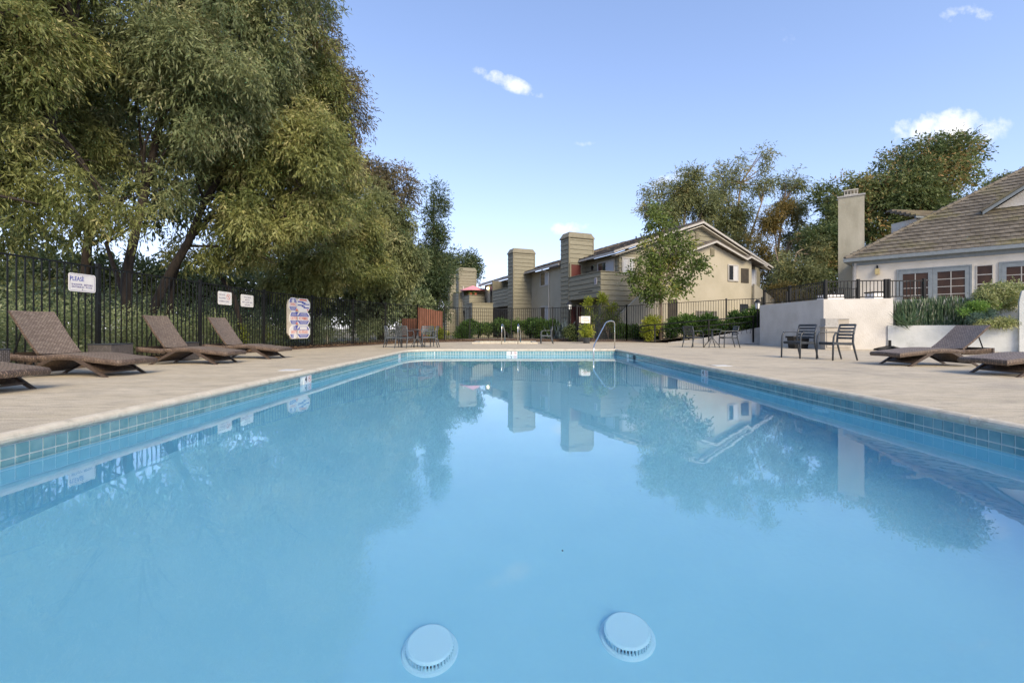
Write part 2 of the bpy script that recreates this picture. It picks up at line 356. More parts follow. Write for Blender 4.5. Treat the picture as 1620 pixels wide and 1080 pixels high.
def limb_path(p0, p1, bow=.1, n=6, rnd=random):
    p0 = Vector(p0); p1 = Vector(p1); d = (p1-p0).length; o1 = Vector((rnd.uniform(-1, 1), rnd.uniform(-1, 1), rnd.uniform(-.3, 1)))*bow*d
    return [tuple(p0.lerp(p1, t)+o1*math.sin(math.pi*t)) for t in [i/n for i in range(n+1)]]
def tree(name, label, base, trunks, blobs, nspray, lm, bark='bark', nbr=14, br=.05, group=None, parts=None, **kw):
    """trunks: list of (path, r0, r1); limbs run from the trunk tops to the leaf clumps"""
    t = thing(name, label, 'tree', base, group)
    for path, r0, r1 in trunks:
        k = len(path); MB().tube(path, [r0+(r1-r0)*i/(k-1) for i in range(k)], 10).build('trunk', M[bark], t, True)
    o, sc = foliage('crown', blobs, nspray, LM[lm], t, **kw)
    rn = random.Random(len(blobs)*7+nspray); mb = MB(); ids = rn.sample(range(len(sc)), min(nbr, len(sc)))
    for i in ids:
        tgt = sc[i]; path = min(trunks, key=lambda q: (Vector(q[0][-1])-Vector(tgt)).length)[0]
        cand = [Vector(p) for p in path[len(path)//2:]]; st_ = min(cand, key=lambda c: (c-Vector(tgt)).length+max(0, c.z-tgt[2])*2)
        lp = limb_path(st_, tgt, .12, 6, rn); mb.tube(lp, [br*(1-.8*j/6) for j in range(7)], 5, False)
        for _ in range(2):
            a = Vector(lp[rn.randint(2, 5)]); bq = a+Vector((rn.uniform(-1, 1), rn.uniform(-1, 1), rn.uniform(-.4, .9)))*(.35*(Vector(tgt)-st_).length)
            mb.tube(limb_path(a, bq, .1, 3, rn), [br*.4, br*.3, br*.2, br*.08], 4, False)
    tag(mb.build('branches', M[bark], t, True), kind='stuff')
    for (bl, ns, l2, kw2) in (parts or []): foliage('crown', bl, ns, LM[l2], t, **{**kw, **kw2})
    return t
def P(px, py, Y): return ((px-810)/720*Y, Y, .75+(520-py)/720*Y)      # a point of the place seen along that line, Y metres away
def BL(px, py, Y, rpx, rpy, depth=None):
    x, y, z = P(px, py, Y); rx = rpx/720*Y; rz = rpy/720*Y; return (x, y, z, rx, depth or (rx+rz)/2, rz)

# ------------------------------------------------------------------ ground, deck, pool
YAW = math.atan(6/720)
PF = Frame(0, 0, math.cos(YAW), math.sin(YAW))            # the pool's own axes
XL, XR, Y0, Y1, ZC, ZW = -3.587, 3.98, -.7, 16.8, -.081, -.218
corner = [(-3.587, 15.55), (-3.53, 15.95), (-3.36, 16.33), (-3.08, 16.62), (-2.72, 16.77), (-2.4, Y1)]
pool_uv = [(XR, Y0), (XR, Y1)]+corner[::-1]+[(XL, Y0)]     # anticlockwise
def inset(poly, d):
    """offset a convex anticlockwise polygon outwards by d"""
    n = len(poly); res = []
    for i in range(n):
        a, b, c = Vector(poly[i-1]), Vector(poly[i]), Vector(poly[(i+1) % n])
        n1 = Vector(((b-a).y, -(b-a).x)).normalized(); n2 = Vector(((c-b).y, -(c-b).x)).normalized()
        m_ = (n1+n2).normalized(); res.append(tuple(b+m_*(d/max(.3, m_.dot(n1)))))
    return res
def toW(poly): return [PF(u, v, 0)[:2] for u, v in poly]
deck_out = [(-14, -12), (22, -12), (22, 5), (16.9, 14.25), (16.3, 14.5), (13.7, 16.42), (11.7, 16.9), (11.62, 21.9), (8.4, 24.5), (6.4, 26.0), (3.7, 26.2), (0, 26.5), (-2.6, 26.3), (-3.7, 25.6), (-4.85, 24.1), (-5.95, 22.2), (-6.75, 20.0), (-7.55, 17.7), (-8.1, 15.3), (-8.25, 12), (-8.25, 9), (-8.3, 2), (-8.4, -12)]
deck_out = [(-8.4, -12)]+deck_out[1:-1]
sheet('ground', [(-900, -60), (900, -60), (900, 2000), (-900, 2000)], [deck_out], -.02, M['ground'])
deck = sheet('pool_deck', deck_out, [toW(inset(pool_uv, .03))], 0, M['deck'])
# deck edge down to the soil
mb = MB()
for i in range(len(deck_out)):
    a, b = deck_out[i], deck_out[(i+1) % len(deck_out)]; mb.face([(a[0], a[1], -.1), (b[0], b[1], -.1), (b[0], b[1], 0), (a[0], a[1], 0)])
tag(mb.build('deck_edge', M['deck']), kind='structure')
# planting beds of bark mulch beyond the deck, slightly mounded
def bed(name, line, wdt, z0, z1, side=1):
    V = []; F = []; rn = random.Random(3); n = len(line)
    pts = []
    for i in range(n-1):
        a, b = Vector(line[i]), Vector(line[i+1]); k = max(1, int((b-a).length/.5))
        for j in range(k): pts.append(a.lerp(b, j/k))
    pts.append(Vector(line[-1])); m = 8
    for i, p in enumerate(pts):
        d = (pts[min(i+1, len(pts)-1)]-pts[max(0, i-1)]).normalized(); nn = Vector((-d.y, d.x))*side
        for j in range(m+1):
            q = p+nn*wdt*j/m; zz = z0+(z1-z0)*min(1, j/3)+rn.uniform(-.02, .03)*(j > 0); V.append((q.x, q.y, zz))
    for i in range(len(pts)-1):
        for j in range(m): a = i*(m+1)+j; F.append((a, a+1, a+m+2, a+m+1))
    tag(raw(name, V, F, M['soil'], None, True), kind='structure')
bed('mulch_bed', [(-8.39, -3), (-8.26, 9), (-8.24, 12), (-8.1, 15.3), (-7.55, 17.7), (-6.75, 20.0), (-5.95, 22.2), (-4.85, 24.1), (-3.7, 25.6), (-2.6, 26.3), (0, 26.5), (3.7, 26.2), (6.4, 26.0), (8.4, 24.5), (11.6, 22.0)], 3.0, -.005, .12)

pool = thing('swimming_pool', 'long blue swimming pool with blue glass tile band and pale rounded coping', 'swimming pool')
pool.rotation_euler = (0, 0, YAW)
# walls and floor (depth 1.5 m near the camera, shallower at the far end)
def floor_z(v): return -1.72 if v < 5 else -1.72+(v-5)/(Y1-5)*.6
pw = [(XR, Y0), (XR, 3), (XR, 5), (XR, Y1)]+corner[::-1]+[(XL, 5), (XL, 3), (XL, Y0)]
mb = MB()
for i in range(len(pw)):
    a, b = pw[i], pw[(i+1) % len(pw)]
    mb.face([(b[0], b[1], -.33), (a[0], a[1], -.33), (a[0], a[1], floor_z(a[1])), (b[0], b[1], floor_z(b[1]))])
    mb.face([(a[0], a[1], -.33), (b[0], b[1], -.33), (b[0], b[1], -.06), (a[0], a[1], -.06)])
mb.build('pool_wall', M['plaster'], pool)
mb = MB(); mb.face([(XR, Y0, -1.72), (XR, 5, -1.72), (XL, 5, -1.72), (XL, Y0, -1.72)])
mb.face([(XR, 5, -1.72), (XR, Y1, floor_z(Y1)), (-2.4, Y1, floor_z(Y1)), (XL, 15.55, floor_z(15.55)), (XL, 5, -1.72)])
mb.build('pool_floor', M['plaster'], pool)
# bands of tile: grout backing then proud tiles
gr_ = MB(); TP = .0985
def edge_segments():
    segs = []
    for i in range(len(pool_uv)): segs.append((pool_uv[i], pool_uv[(i+1) % len(pool_uv)]))
    return segs
tile_me = None; rest = MB(); n_ind = 0; trn = random.Random(5)
def tile_quad(F, u0, z0, w_=TP-.012, h_=TP-.012, d=.006):
    return [(u0, d, z0), (u0+w_, d, z0), (u0+w_, d, z0+h_), (u0, d, z0+h_)]
small = MB(); small.box(0, TP-.012, 0, .006, 0, TP-.012)
MARKS = []
for (a, b) in edge_segments():
    F = Frame(a[0], a[1], b[0]-a[0], b[1]-a[1])            # interior lies on +v side (anticlockwise)
    ln = math.hypot(b[0]-a[0], b[1]-a[1])
    if a[1] == Y0 and b[1] == Y0: continue
    gr_.F = F; gr_.box(0, ln, -.02, .002, -.33, ZC+.006)
    n = int(ln/TP); rest.F = F
    for k in range(n+1):
        u0 = k*TP+.006
        if u0+.03 > ln: continue
        wv = min(TP-.012, ln-u0-.002)
        cx, cy, _ = F(u0, 0, 0); side = abs(a[0]-b[0]) < .01
        if side and 7.95 < cy < 8.35 and cx < 0 or side and 9.0 < cy < 9.32 and cx > 0 or (a[1] == b[1] == Y1 and .02 < cx < .34): continue
        for row in range(2):
            z0 = ZC-.006-(row+1)*TP+.012
            near = side and cy < (8.2 if cx < 0 else 8.0) and cy > 3.0
            jd = trn.uniform(-.0006, .0006)
            if near and n_ind < 296 and row < 2:
                if tile_me is None:
                    t_ = small.build('waterline_tile', M['tile'], pool); tile_me = t_.data; bpy.data.objects.remove(t_)
                o = bpy.data.objects.new('waterline_tile', tile_me); COL.objects.link(o); o.parent = pool
                x, y, z = F(u0, .002+jd, z0); o.location = (x, y, z); o.rotation_euler = (0, 0, math.atan2(F.u[1], F.u[0])); n_ind += 1
            else: rest.box(u0, u0+wv, .001, .008+jd, z0, z0+TP-.012)
gr_.build('grout_band', M['grout'], pool)
tag(rest.build('waterline_tiles', M['tile'], pool), kind='stuff')
# coping: rounded nosing in 0.76 m lengths
prof = [(-.055, 0.004), (-.02, .004), (.004, -.002), (.022, -.016), (.03, -.036), (.028, -.056), (.016, -.073), (-.002, ZC), (-.055, ZC)]
rc = random.Random(4)
for (a, b) in edge_segments():
    F = Frame(a[0], a[1], b[0]-a[0], b[1]-a[1]); ln = math.hypot(b[0]-a[0], b[1]-a[1])
    n = max(1, round(ln/.76)); n = n if ln > 1 else 1
    for k in range(n):
        g = .002 if ln > 1 else 0; j = rc.uniform(-.0012, .0012) if ln > 1 else 0
        u0, u1 = ln*k/n+g, ln*(k+1)/n-g; m_ = MB(F); q = len(prof)
        bi = m_.pts([(u0, p+j, z+j) for p, z in prof]+[(u1, p+j, z+j) for p, z in prof])
        for i in range(q): i2 = (i+1) % q; m_.f.append((bi+i, bi+q+i, bi+q+i2, bi+i2))
        m_.f.append(tuple(bi+i for i in range(q))); m_.f.append(tuple(bi+q+i for i in reversed(range(q))))
        m_.build('coping_stone', M['coping'], pool, False)
# depth markers on the tile band (two 15 cm tiles each) and their symbols
def no_diving(F, u, z, r, parent, d):
    m_ = MB(F); n = 20; b = []
    ring = MB(F)
    for k in range(n):
        t0, t1 = 2*math.pi*k/n, 2*math.pi*(k+1)/n
        ring.face([(u+r*math.cos(t0), d, z+r*math.sin(t0)), (u+r*math.cos(t1), d, z+r*math.sin(t1)), (u+.8*r*math.cos(t1), d, z+.8*r*math.sin(t1)), (u+.8*r*math.cos(t0), d, z+.8*r*math.sin(t0))])
    c, s = math.cos(R(-45)), math.sin(R(-45)); hw = .1*r
    ring.face([(u-.8*r*c-hw*s, d, z-.8*r*s+hw*c), (u+.8*r*c-hw*s, d, z+.8*r*s+hw*c), (u+.8*r*c+hw*s, d, z+.8*r*s-hw*c), (u-.8*r*c+hw*s, d, z-.8*r*s-hw*c)])
    ring.build('prohibition_ring', M['ink_red'], parent)
    fig = MB(F); e = d*.9
    fig.face([(u-.45*r, e, z+.1*r), (u-.3*r, e, z-.05*r), (u+.15*r, e, z+.25*r), (u+.1*r, e, z+.42*r)]); fig.face([(u+.05*r, e, z+.3*r), (u+.22*r, e, z+.28*r), (u+.4*r, e, z-.5*r), (u+.28*r, e, z-.52*r)])
    fig.build('diver_figure', M['ink_black'], parent)
def depth_marker(F, u, num):
    t = bpy.data.objects.new('depth_marker', None); COL.objects.link(t); t.parent = pool; t.location = F(u, 0, -.14)
    for k in (-1, 1):
        MB(F).box(u+min(0, k*.15)+.002, u+max(0, k*.15)-.002, .004, .012, ZC-.137, ZC-.004).build('marker_tile', M['marker_white'], t)
    return t
def marker(F, u, num, blank=False):
    # F: u runs along the wall, v points into the water; seen from the water the wall reads along -u
    G = Frame(F.o[0], F.o[1], -F.u[0], -F.u[1])            # reading direction, v of G points out of the pool
    t = depth_marker(F, u, num)
    if blank: return
    text(num, G, -u-.075, -.0135, -.147, .108, M['ink_black'], t, 1.1, 'numeral')
    no_diving(G, -u+.075, -.146, .055, t, -.0135)
FL_ = Frame(XL, 15.55, 0, -1); FR_ = Frame(XR, Y0, 0, 1); FF_ = Frame(XR, Y1, -1, 0)
marker(FL_, 15.55-8.15, '4'); marker(FR_, 9.16+.7, '4'); marker(FF_, XR-.18, '3'); marker(FL_, .55, '3')
# skimmer mouth and small fittings on the right wall
sk = MB(FR_).box(14.3+.7-.13, 14.3+.7+.13, .007, .012, ZC-.135, ZC-.01).build('skimmer_mouth', M['slot'], pool)
MB(FR_).box(14.95+.7, 15.2+.7, .006, .012, ZC-.13, ZC-.01).build('skimmer_frame', M['marker_white'], pool)
# round return fitting under water on the right wall
wl = MB(); cy, cz = 5.75, -.62
b0 = len(wl.v); n = 28
rings = [(0, .05), (.10, .05), (.125, .03), (.15, .0)]
for r_, d_ in rings[1:]:
    for k in range(n): wl.v.append((XR-d_-.001, cy+r_*math.cos(2*math.pi*k/n), cz+r_*math.sin(2*math.pi*k/n)))
wl.f.append(tuple(range(n)))
for q in range(2):
    for k in range(n): k2 = (k+1) % n; wl.f.append((q*n+k, q*n+k2, (q+1)*n+k2, (q+1)*n+k))
wl.build('underwater_light', M['fitting'], pool, False)
# two anti-vortex drain covers
for (x, y) in ((-.435, 2.53), (.68, 2.60)):
    t = bpy.data.objects.new('drain_cover', None); COL.objects.link(t); t.parent = pool; t.location = (x, y, -1.72)
    u_, v_ = x, y
    MB().disc(u_, v_, .158, -1.72, -1.708, 40, .150).build('base_ring', M['fitting'], t)
    MB().disc(u_, v_, .116, -1.708, -1.670, 40).build('slot_core', M['slot'], t)
    s_ = MB()
    for k in range(44):
        a = 2*math.pi*k/44; c, s = math.cos(a), math.sin(a); F = Frame(u_, v_, c, s); s_.F = F; s_.box(.112, .134, -.0042, .0042, -1.708, -1.670)
    s_.build('vanes', M['fitting'], t)
    s_ = MB(); s_.disc(u_, v_, .131, -1.670, -1.664, 44).disc(u_, v_, .131, -1.664, -1.655, 44, .120); s_.build('domed_cap', M['fitting'], t)
MB().disc(.40, 3.35, .006, -1.72, -1.712, 10).build('floor_screw', M['slot'], pool)
# water
wm_ = bpy.data.materials.new('pool_water'); wm_.use_nodes = True; nt = wm_.node_tree
for x in list(nt.nodes): nt.nodes.remove(x)
o_ = nt.nodes.new('ShaderNodeOutputMaterial'); g_ = nt.nodes.new('ShaderNodeBsdfGlass'); g_.inputs['IOR'].default_value = 1.333; gl_ = nt.nodes.new('ShaderNodeBsdfGlossy'); gl_.inputs['Roughness'].default_value = 0; fr_ = nt.nodes.new('ShaderNodeFresnel'); fr_.inputs['IOR'].default_value = 1.55; ms_ = nt.nodes.new('ShaderNodeMixShader'); g_.inputs['Roughness'].default_value = 0; g_.inputs['Color'].default_value = (.93, .985, 1, 1)
ge = nt.nodes.new('ShaderNodeNewGeometry'); n1 = nt.nodes.new('ShaderNodeTexNoise'); n1.inputs['Scale'].default_value = 1.6; n1.inputs['Detail'].default_value = 3.5; n1.inputs['Roughness'].default_value = .55
mp_ = nt.nodes.new('ShaderNodeMapping'); mp_.inputs['Scale'].default_value = (.55, 1.5, 1); nt.links.new(ge.outputs['Position'], mp_.inputs[0]); nt.links.new(mp_.outputs[0], n1.inputs[0])
b_ = nt.nodes.new('ShaderNodeBump'); b_.inputs['Strength'].default_value = .12; b_.inputs['Distance'].default_value = .006
nt.links.new(n1.outputs[0], b_.inputs['Height']); nt.links.new(b_.outputs[0], g_.inputs['Normal']); nt.links.new(b_.outputs[0], gl_.inputs['Normal']); nt.links.new(b_.outputs[0], fr_.inputs['Normal']); f2_ = nt.nodes.new('ShaderNodeFresnel'); f2_.inputs['IOR'].default_value = 1.333; nt.links.new(b_.outputs[0], f2_.inputs['Normal'])
sb_ = nt.nodes.new('ShaderNodeMath'); sb_.operation = 'SUBTRACT'; sb_.use_clamp = True; nt.links.new(fr_.outputs[0], sb_.inputs[0]); nt.links.new(f2_.outputs[0], sb_.inputs[1])
nb_ = nt.nodes.new('ShaderNodeMath'); nb_.operation = 'SUBTRACT'; nb_.inputs[0].default_value = 1; nt.links.new(ge.outputs['Backfacing'], nb_.inputs[1])
mu_ = nt.nodes.new('ShaderNodeMath'); mu_.operation = 'MULTIPLY'; nt.links.new(sb_.outputs[0], mu_.inputs[0]); nt.links.new(nb_.outputs[0], mu_.inputs[1]); nt.links.new(mu_.outputs[0], ms_.inputs[0]); nt.links.new(g_.outputs[0], ms_.inputs[1]); nt.links.new(gl_.outputs[0], ms_.inputs[2]); nt.links.new(ms_.outputs[0], o_.inputs[0])
M['water'] = wm_
wu = inset(pool_uv, .004)
tri = tessellate_polygon([[Vector((x, y, 0)) for x, y in wu]])
Pv = [PF(x, y, ZW) for x, y in wu]; Fv = []
for t in tri:
    a, b, c = [Vector(Pv[i]) for i in t]; Fv.append(tuple(t) if (b-a).cross(c-a).z > 0 else tuple(reversed(t)))
tag(raw('pool_water', Pv, Fv, wm_), kind='structure')
# deck depth decals beside the coping
for lab, (x, y), rz in (('white depth decal on the deck by the left coping', (-3.95, 8.3), 0), ('white depth decal on the deck by the right coping', (4.32, 9.2), 0)):
    X, Y, _ = PF(x, y, 0); t = thing('deck_decal', lab, 'pool decal', (X, Y, 0))
    MB(PF).box(x-.16, x+.16, y-.15, y+.15, .001, .007).build('decal_plate', M['marker_white'], t)
# pool handrail (stainless), far right corner
t = thing('pool_handrail', 'bent stainless steel handrail rising from the far right pool corner', 'handrail', (3.87, 17.15, 0))
MB().tube([(3.87, 17.15, -.02), (3.87, 17.15, .93), (3.85, 17.13, 1.0), (3.80, 17.09, 1.03), (3.66, 17.0, 1.045), (3.52, 16.9, 1.0), (3.45, 16.8, .95), (2.72, 15.05, .22), (2.68, 14.93, .12), (2.67, 14.9, -.0), (2.67, 14.9, -1.1)], .021, 10).build('rail', M['steel'], t, True)
MB().disc(3.87, 17.15, .05, 0, .02, 16).build('escutcheon', M['steel'], t)

# ------------------------------------------------------------------ spa beyond the pool
t = thing('spa', 'small sunken spa with pale raised rim beyond the far pool edge', 'spa', (0, 24, 0))
ring = [( -1.9, 22.9), (1.2, 22.9), (1.2, 25.3), (-1.9, 25.3)]
m_ = MB(); 
for (u0, u1, v0, v1) in ((-2.0, 1.3, 22.8, 23.05), (-2.0, 1.3, 25.15, 25.4), (-2.0, -1.75, 23.05, 25.15), (1.05, 1.3, 23.05, 25.15)): m_.box(u0, u1, v0, v1, 0.001, .07)
m_.build('spa_rim', M['coping'], t)
MB().box(-1.75, 1.05, 23.05, 25.15, .001, .02).build('spa_water', M['tile'], t)
for i, px in enumerate((793.7, 819.3)):
    x = (px-810)/720*22.2; x2 = x+.14
    h = thing('spa_grab_rail', ('left' if i == 0 else 'right')+' of the two looped steel grab rails at the spa', 'grab rail', (x, 22.2, 0), 'spa grab rails')
    MB().tube([(x, 22.2, 0), (x, 22.2, .80), (x+.01, 22.27, .92), (x+.03, 22.45, .97), (x+.07, 22.75, .95), (x+.09, 22.95, .82), (x2, 23.1, .6), (x2, 23.15, .02)], .024, 10).build('rail', M['steel'], h, True)

# ------------------------------------------------------------------ iron fences
def fence(name, label, pts, pitch=.135, z0f=None, height=2.02, group=None, individual=300):
    t = thing(name, label, 'fence', (pts[0][0], pts[0][1], pts[0][2]))
    pk = None; cnt = 0; extra = MB()
    base = MB().box(-.009, .009, -.009, .009, 0, 1).build('picket', M['black_paint'], t); me_p = base.data; bpy.data.objects.remove(base)
    pm = MB().box(-.034, .034, -.034, .034, 0, 1).box(-.04, .04, -.04, .04, 1, 1.012).build('post', M['black_paint'], t); me_q = pm.data; bpy.data.objects.remove(pm)
    off = Vector(pts[0])
    for p in (me_p, me_q):
        for v in p.vertices: v.co += off
    for i, p in enumerate(pts): inst('post', me_q, t, p, 0, (1, 1, height+.03))
    for i in range(len(pts)-1):
        a, b = Vector(pts[i]), Vector(pts[i+1]); d = b-a; ln = math.hypot(d.x, d.y); F = Frame(a.x, a.y, d.x, d.y); n = max(1, round(ln/pitch))
        for zz in (height-.02, .11):
            m_ = MB(); hw = .018; za, zb = a.z+zz, b.z+zz
            bb = m_.pts([F(.035, -hw, za-.015), F(ln-.035, -hw, zb-.015), F(ln-.035, hw, zb-.015), F(.035, hw, za-.015), F(.035, -hw, za+.015), F(ln-.035, -hw, zb+.015), F(ln-.035, hw, zb+.015), F(.035, hw, za+.015)])
            for q in ((0, 3, 2, 1), (4, 5, 6, 7), (0, 1, 5, 4), (1, 2, 6, 5), (2, 3, 7, 6), (3, 0, 4, 7)): m_.f.append(tuple(bb+k for k in q))
            m_.build('rail', M['black_paint'], t)
        for k in range(1, n):
            f = k/n; q = a.lerp(b, f)
            if cnt < individual: inst('picket', me_p, t, (q.x, q.y, q.z+.03), math.atan2(d.y, d.x), (1, 1, height-.06)); cnt += 1
            else: extra.F = F; extra.box(ln*f-.009, ln*f+.009, -.009, .009, q.z+.03, q.z+height-.03)
    if extra.v: tag(extra.build('pickets', M['black_paint'], t), kind='stuff')
    return t
LF = [(-8.52, 3.2, 0), (-8.47, 6.25, 0), (-8.44, 9.28, 0), (-8.43, 12.3, 0), (-8.36, 15.34, 0), (-7.86, 17.9, 0), (-7.08, 20.3, 0), (-6.27, 22.6, 0), (-5.12, 24.6, 0)]
fence('iron_fence', 'tall black iron picket fence carrying the signs along the left deck', LF)
fence('iron_fence', 'black iron picket fence across the far end behind the spa', [(-5.12, 24.6, 0), (-3.9, 26.3, 0), (-2.55, 27.6, 0), (-.05, 28.6, 0), (2.46, 27.6, 0), (3.72, 26.0, .03), (6.6, 26.2, .06)])
fence('iron_fence', 'black iron picket fence climbing behind the ramp towards the white retaining wall', [(6.6, 26.2, .06), (9.6, 26.5, .26), (11.77, 25.0, .34), (13.3, 24.2, .36)])

# ------------------------------------------------------------------ signs on the fence
def plate(name, label, x, y, ang, w_, z0, z1, group=None):
    """sign facing the pool; ang = direction of reading"""
    F = Frame(x, y, math.cos(ang), math.sin(ang)); t = thing(name, label, 'sign', (x, y, z0))
    r = min(.04, w_*.1); poly = []
    for cu_, cz_, a0 in ((w_-r, z0+r, -90), (w_-r, z1-r, 0), (r, z1-r, 90), (r, z0+r, 180)):
        for k in range(4): a = R(a0+30*k); poly.append((cu_+r*math.cos(a), cz_+r*math.sin(a)))
    MB(F).prism(poly, -.006, 0).build('panel', M['sign_white'], t)
    return t, F
t, F = plate('notice_sign', 'white notice headed PLEASE on the fence, nearest the camera', -8.405, 8.62, R(90), .56, 1.47, 1.82)
bd = MB(F)
for (u0, u1, z0, z1) in ((.03, .53, 1.795, 1.799), (.03, .53, 1.49, 1.494), (.025, .029, 1.51, 1.78), (.531, .535, 1.51, 1.78)): bd.box(u0, u1, -.0075, -.006, z0, z1)
bd.build('border_line', M['ink_violet'], t)
text('PLEASE', F, .17, -.0068, 1.712, .084, M['ink_blue'], t, .80)
text('SHOWER  BEFORE', F, .275, -.0068, 1.605, .034, M['ink_violet'], t, 1.15); text('ENTERING  POOL', F, .275, -.0068, 1.558, .034, M['ink_violet'], t, 1.15)
MB(F).box(.272, .288, -.009, -.006, 1.765, 1.778).box(.272, .288, -.009, -.006, 1.51, 1.523).build('bolt', M['ink_black'], t)
t, F = plate('notice_sign', 'white notice with a red prohibition ring, on the fence above the far lounger', -8.39, 12.98, R(89.2), .62, 1.45, 1.83)
text('NO GLASS', F, .18, -.0068, 1.735, .042, M['ink_grey'], t, .9); text('ALLOWED', F, .19, -.0068, 1.64, .048, M['ink_grey'], t, .95)
text('SWIMMING AREA', F, .27, -.0068, 1.545, .04, M['ink_grey'], t, 1.0); no_diving(F, .46, 1.69, .085, t, -.0068)
MB(F).box(.30, .315, -.009, -.006, 1.79, 1.805).box(.30, .315, -.009, -.006, 1.475, 1.49).build('bolt', M['ink_black'], t)
t, F = plate('notice_sign', 'plain white notice of four centred lines, right of the prohibition notice', -8.375, 14.05, R(89), .66, 1.44, 1.82)
for i, s in enumerate(('POOL GATES', 'MUST BE', 'KEPT CLOSED AND', 'LATCHED')): text(s, F, .33, -.0068, 1.735-.077*i, .042, M['ink_grey'], t, 1.05)
MB(F).box(.32, .335, -.009, -.006, 1.785, 1.8).box(.32, .335, -.009, -.006, 1.46, 1.475).build('bolt', M['ink_black'], t)
# cluster board of octagonal safety signs
ang = math.atan2(17.9-15.34, .5); bx, by = -8.115, 16.5
F = Frame(bx, by, math.cos(ang), math.sin(ang)); t = thing('safety_sign_board', 'tall board of red and blue octagonal pool safety signs on the fence', 'sign board', (bx, by, .38))
W_ = 1.28; zt, zb = 1.90, .38
MB(F).prism([(.16, zb), (.95, zb), (1.12, zb+.2), (1.12, zt-.05), (.3, zt), (.05, zt-.08), (-.04, zt-.3), (-.04, zb+.22)], .0, .05).build('backing_board', M['board_beige'], t)
def octo(cu_, cz_, hw, hh, ch, d): return [(cu_-hw+ch, cz_-hh), (cu_+hw-ch, cz_-hh), (cu_+hw, cz_-hh+ch), (cu_+hw, cz_+hh-ch), (cu_+hw-ch, cz_+hh), (cu_-hw+ch, cz_+hh), (cu_-hw, cz_+hh-ch), (cu_-hw, cz_-hh+ch)]
rowh = (zt-zb)/3
for row in range(3):
    cz_ = zt-rowh*(row+.5); 
    for colm, (cu_, hw) in enumerate(((.24+(0, .05, .05)[row], .235), (.84, .40))):
        e = bpy.data.objects.new('octagon_sign', None); COL.objects.link(e); e.parent = t; e.location = Vector(F(cu_, 0, cz_))-t.location
        hh = rowh*.5-.004; ch = min(hw*.55, .15)
        MB(F).prism(octo(cu_, cz_, hw, hh, ch, 0), -.018, -.002).build('panel', M['sign_white'], e)
        blue = 'ink_blue'; d0, d1 = -.021, -.018; s_in = .86
        up = MB(F); wide = hw*s_in
        if not (row == 0 and colm == 1):
            top = [(cu_-wide, cz_+hh*.30), (cu_+wide, cz_+hh*.30), (cu_+wide*.62, cz_+hh*.86), (cu_-wide*.62, cz_+hh*.86)]
            bot = [(cu_-wide, cz_-hh*.34), (cu_-wide*.62, cz_-hh*.86), (cu_+wide*.62, cz_-hh*.86), (cu_+wide, cz_-hh*.34)]
            if row == 2 and colm == 0: top = [(cu_-.02, cz_+hh*.3), (cu_+wide, cz_+hh*.3), (cu_+wide*.62, cz_+hh*.86), (cu_-.02, cz_+hh*.86)]; bot = [(cu_-wide, cz_-hh*.34), (cu_-wide*.62, cz_-hh*.86), (cu_-.01, cz_-hh*.86), (cu_-.01, cz_-hh*.34)]
            up.prism(top, d0, d1).prism(bot, d0, d1); up.build('blue_field', M[blue], e)
            for zz in (.72, .58, .44, -.46, -.6, -.74):              # rows of small print
                wd = wide*(.5 if abs(zz) > .65 else .62 if abs(zz) > .5 else .72)
                MB(F).box(cu_-wd, cu_+wd, d0-.002, d0, cz_+hh*zz-.006, cz_+hh*zz+.006).build('print_line', M['sign_white'], e)
            if row == 0 and colm == 0: MB(F).prism([(cu_-.06, cz_+hh*.3), (cu_+.06, cz_+hh*.3), (cu_+.03, cz_+hh*.8), (cu_-.03, cz_+hh*.8)], d0-.003, d0).build('pictogram', M['sign_white'], e)
            if row == 2 and colm == 1: MB(F).box(cu_-.22, cu_+.2, d0-.003, d0, cz_+hh*.36, cz_+hh*.8).build('pictogram', M['sign_white'], e)
        word = (('DIVING', ''), ('CAUTION', 'NO SWIMMING'), ('SAFETY', 'NO LIFEGUARD'))[row][colm]
        if word: text(word, F, cu_, d0, cz_-.005, .12, M['ink_red'], e, {'DIVING': .62, 'CAUTION': .5, 'SAFETY': .6}.get(word, .46))
        else:
            MB(F).prism([(cu_-.26, cz_+.165), (cu_+.22, cz_+.165), (cu_+.16, cz_+.225), (cu_-.2, cz_+.225)], d0, d1).build('heading_bar', M['ink_red'], e)
            for k, (u0, u1, z0, z1) in enumerate(((-.33, .0, .10, .135), (-.1, .12, .06, .1), (.0, .35, .02, .055), (-.33, .0, -.03, .01), (-.1, .1, -.07, -.03), (.0, .34, -.12, -.08))):
                MB(F).box(cu_+u0, cu_+u1, d0, d1, cz_+z0, cz_+z1).build('blue_print', M['ink_blue'], e)
            MB(F).prism([(cu_+.2, cz_-.21), (cu_+.27, cz_-.2), (cu_+.29, cz_-.14), (cu_+.22, cz_-.15)], d0, d1).build('red_drop', M['ink_red'], e)
for k, zz in enumerate((zt-rowh, zt-2*rowh)):
    MB(F).prism([(.37, zz+.03), (.53, zz+.03), (.45, zz+.12)], -.025, -.019).build('red_triangle', M['ink_red'], t)
    MB(F).prism([(.36, zz-.02), (.45, zz-.11), (.54, zz-.02)], -.025, -.019).build('blue_triangle', M['ink_blue'], t)
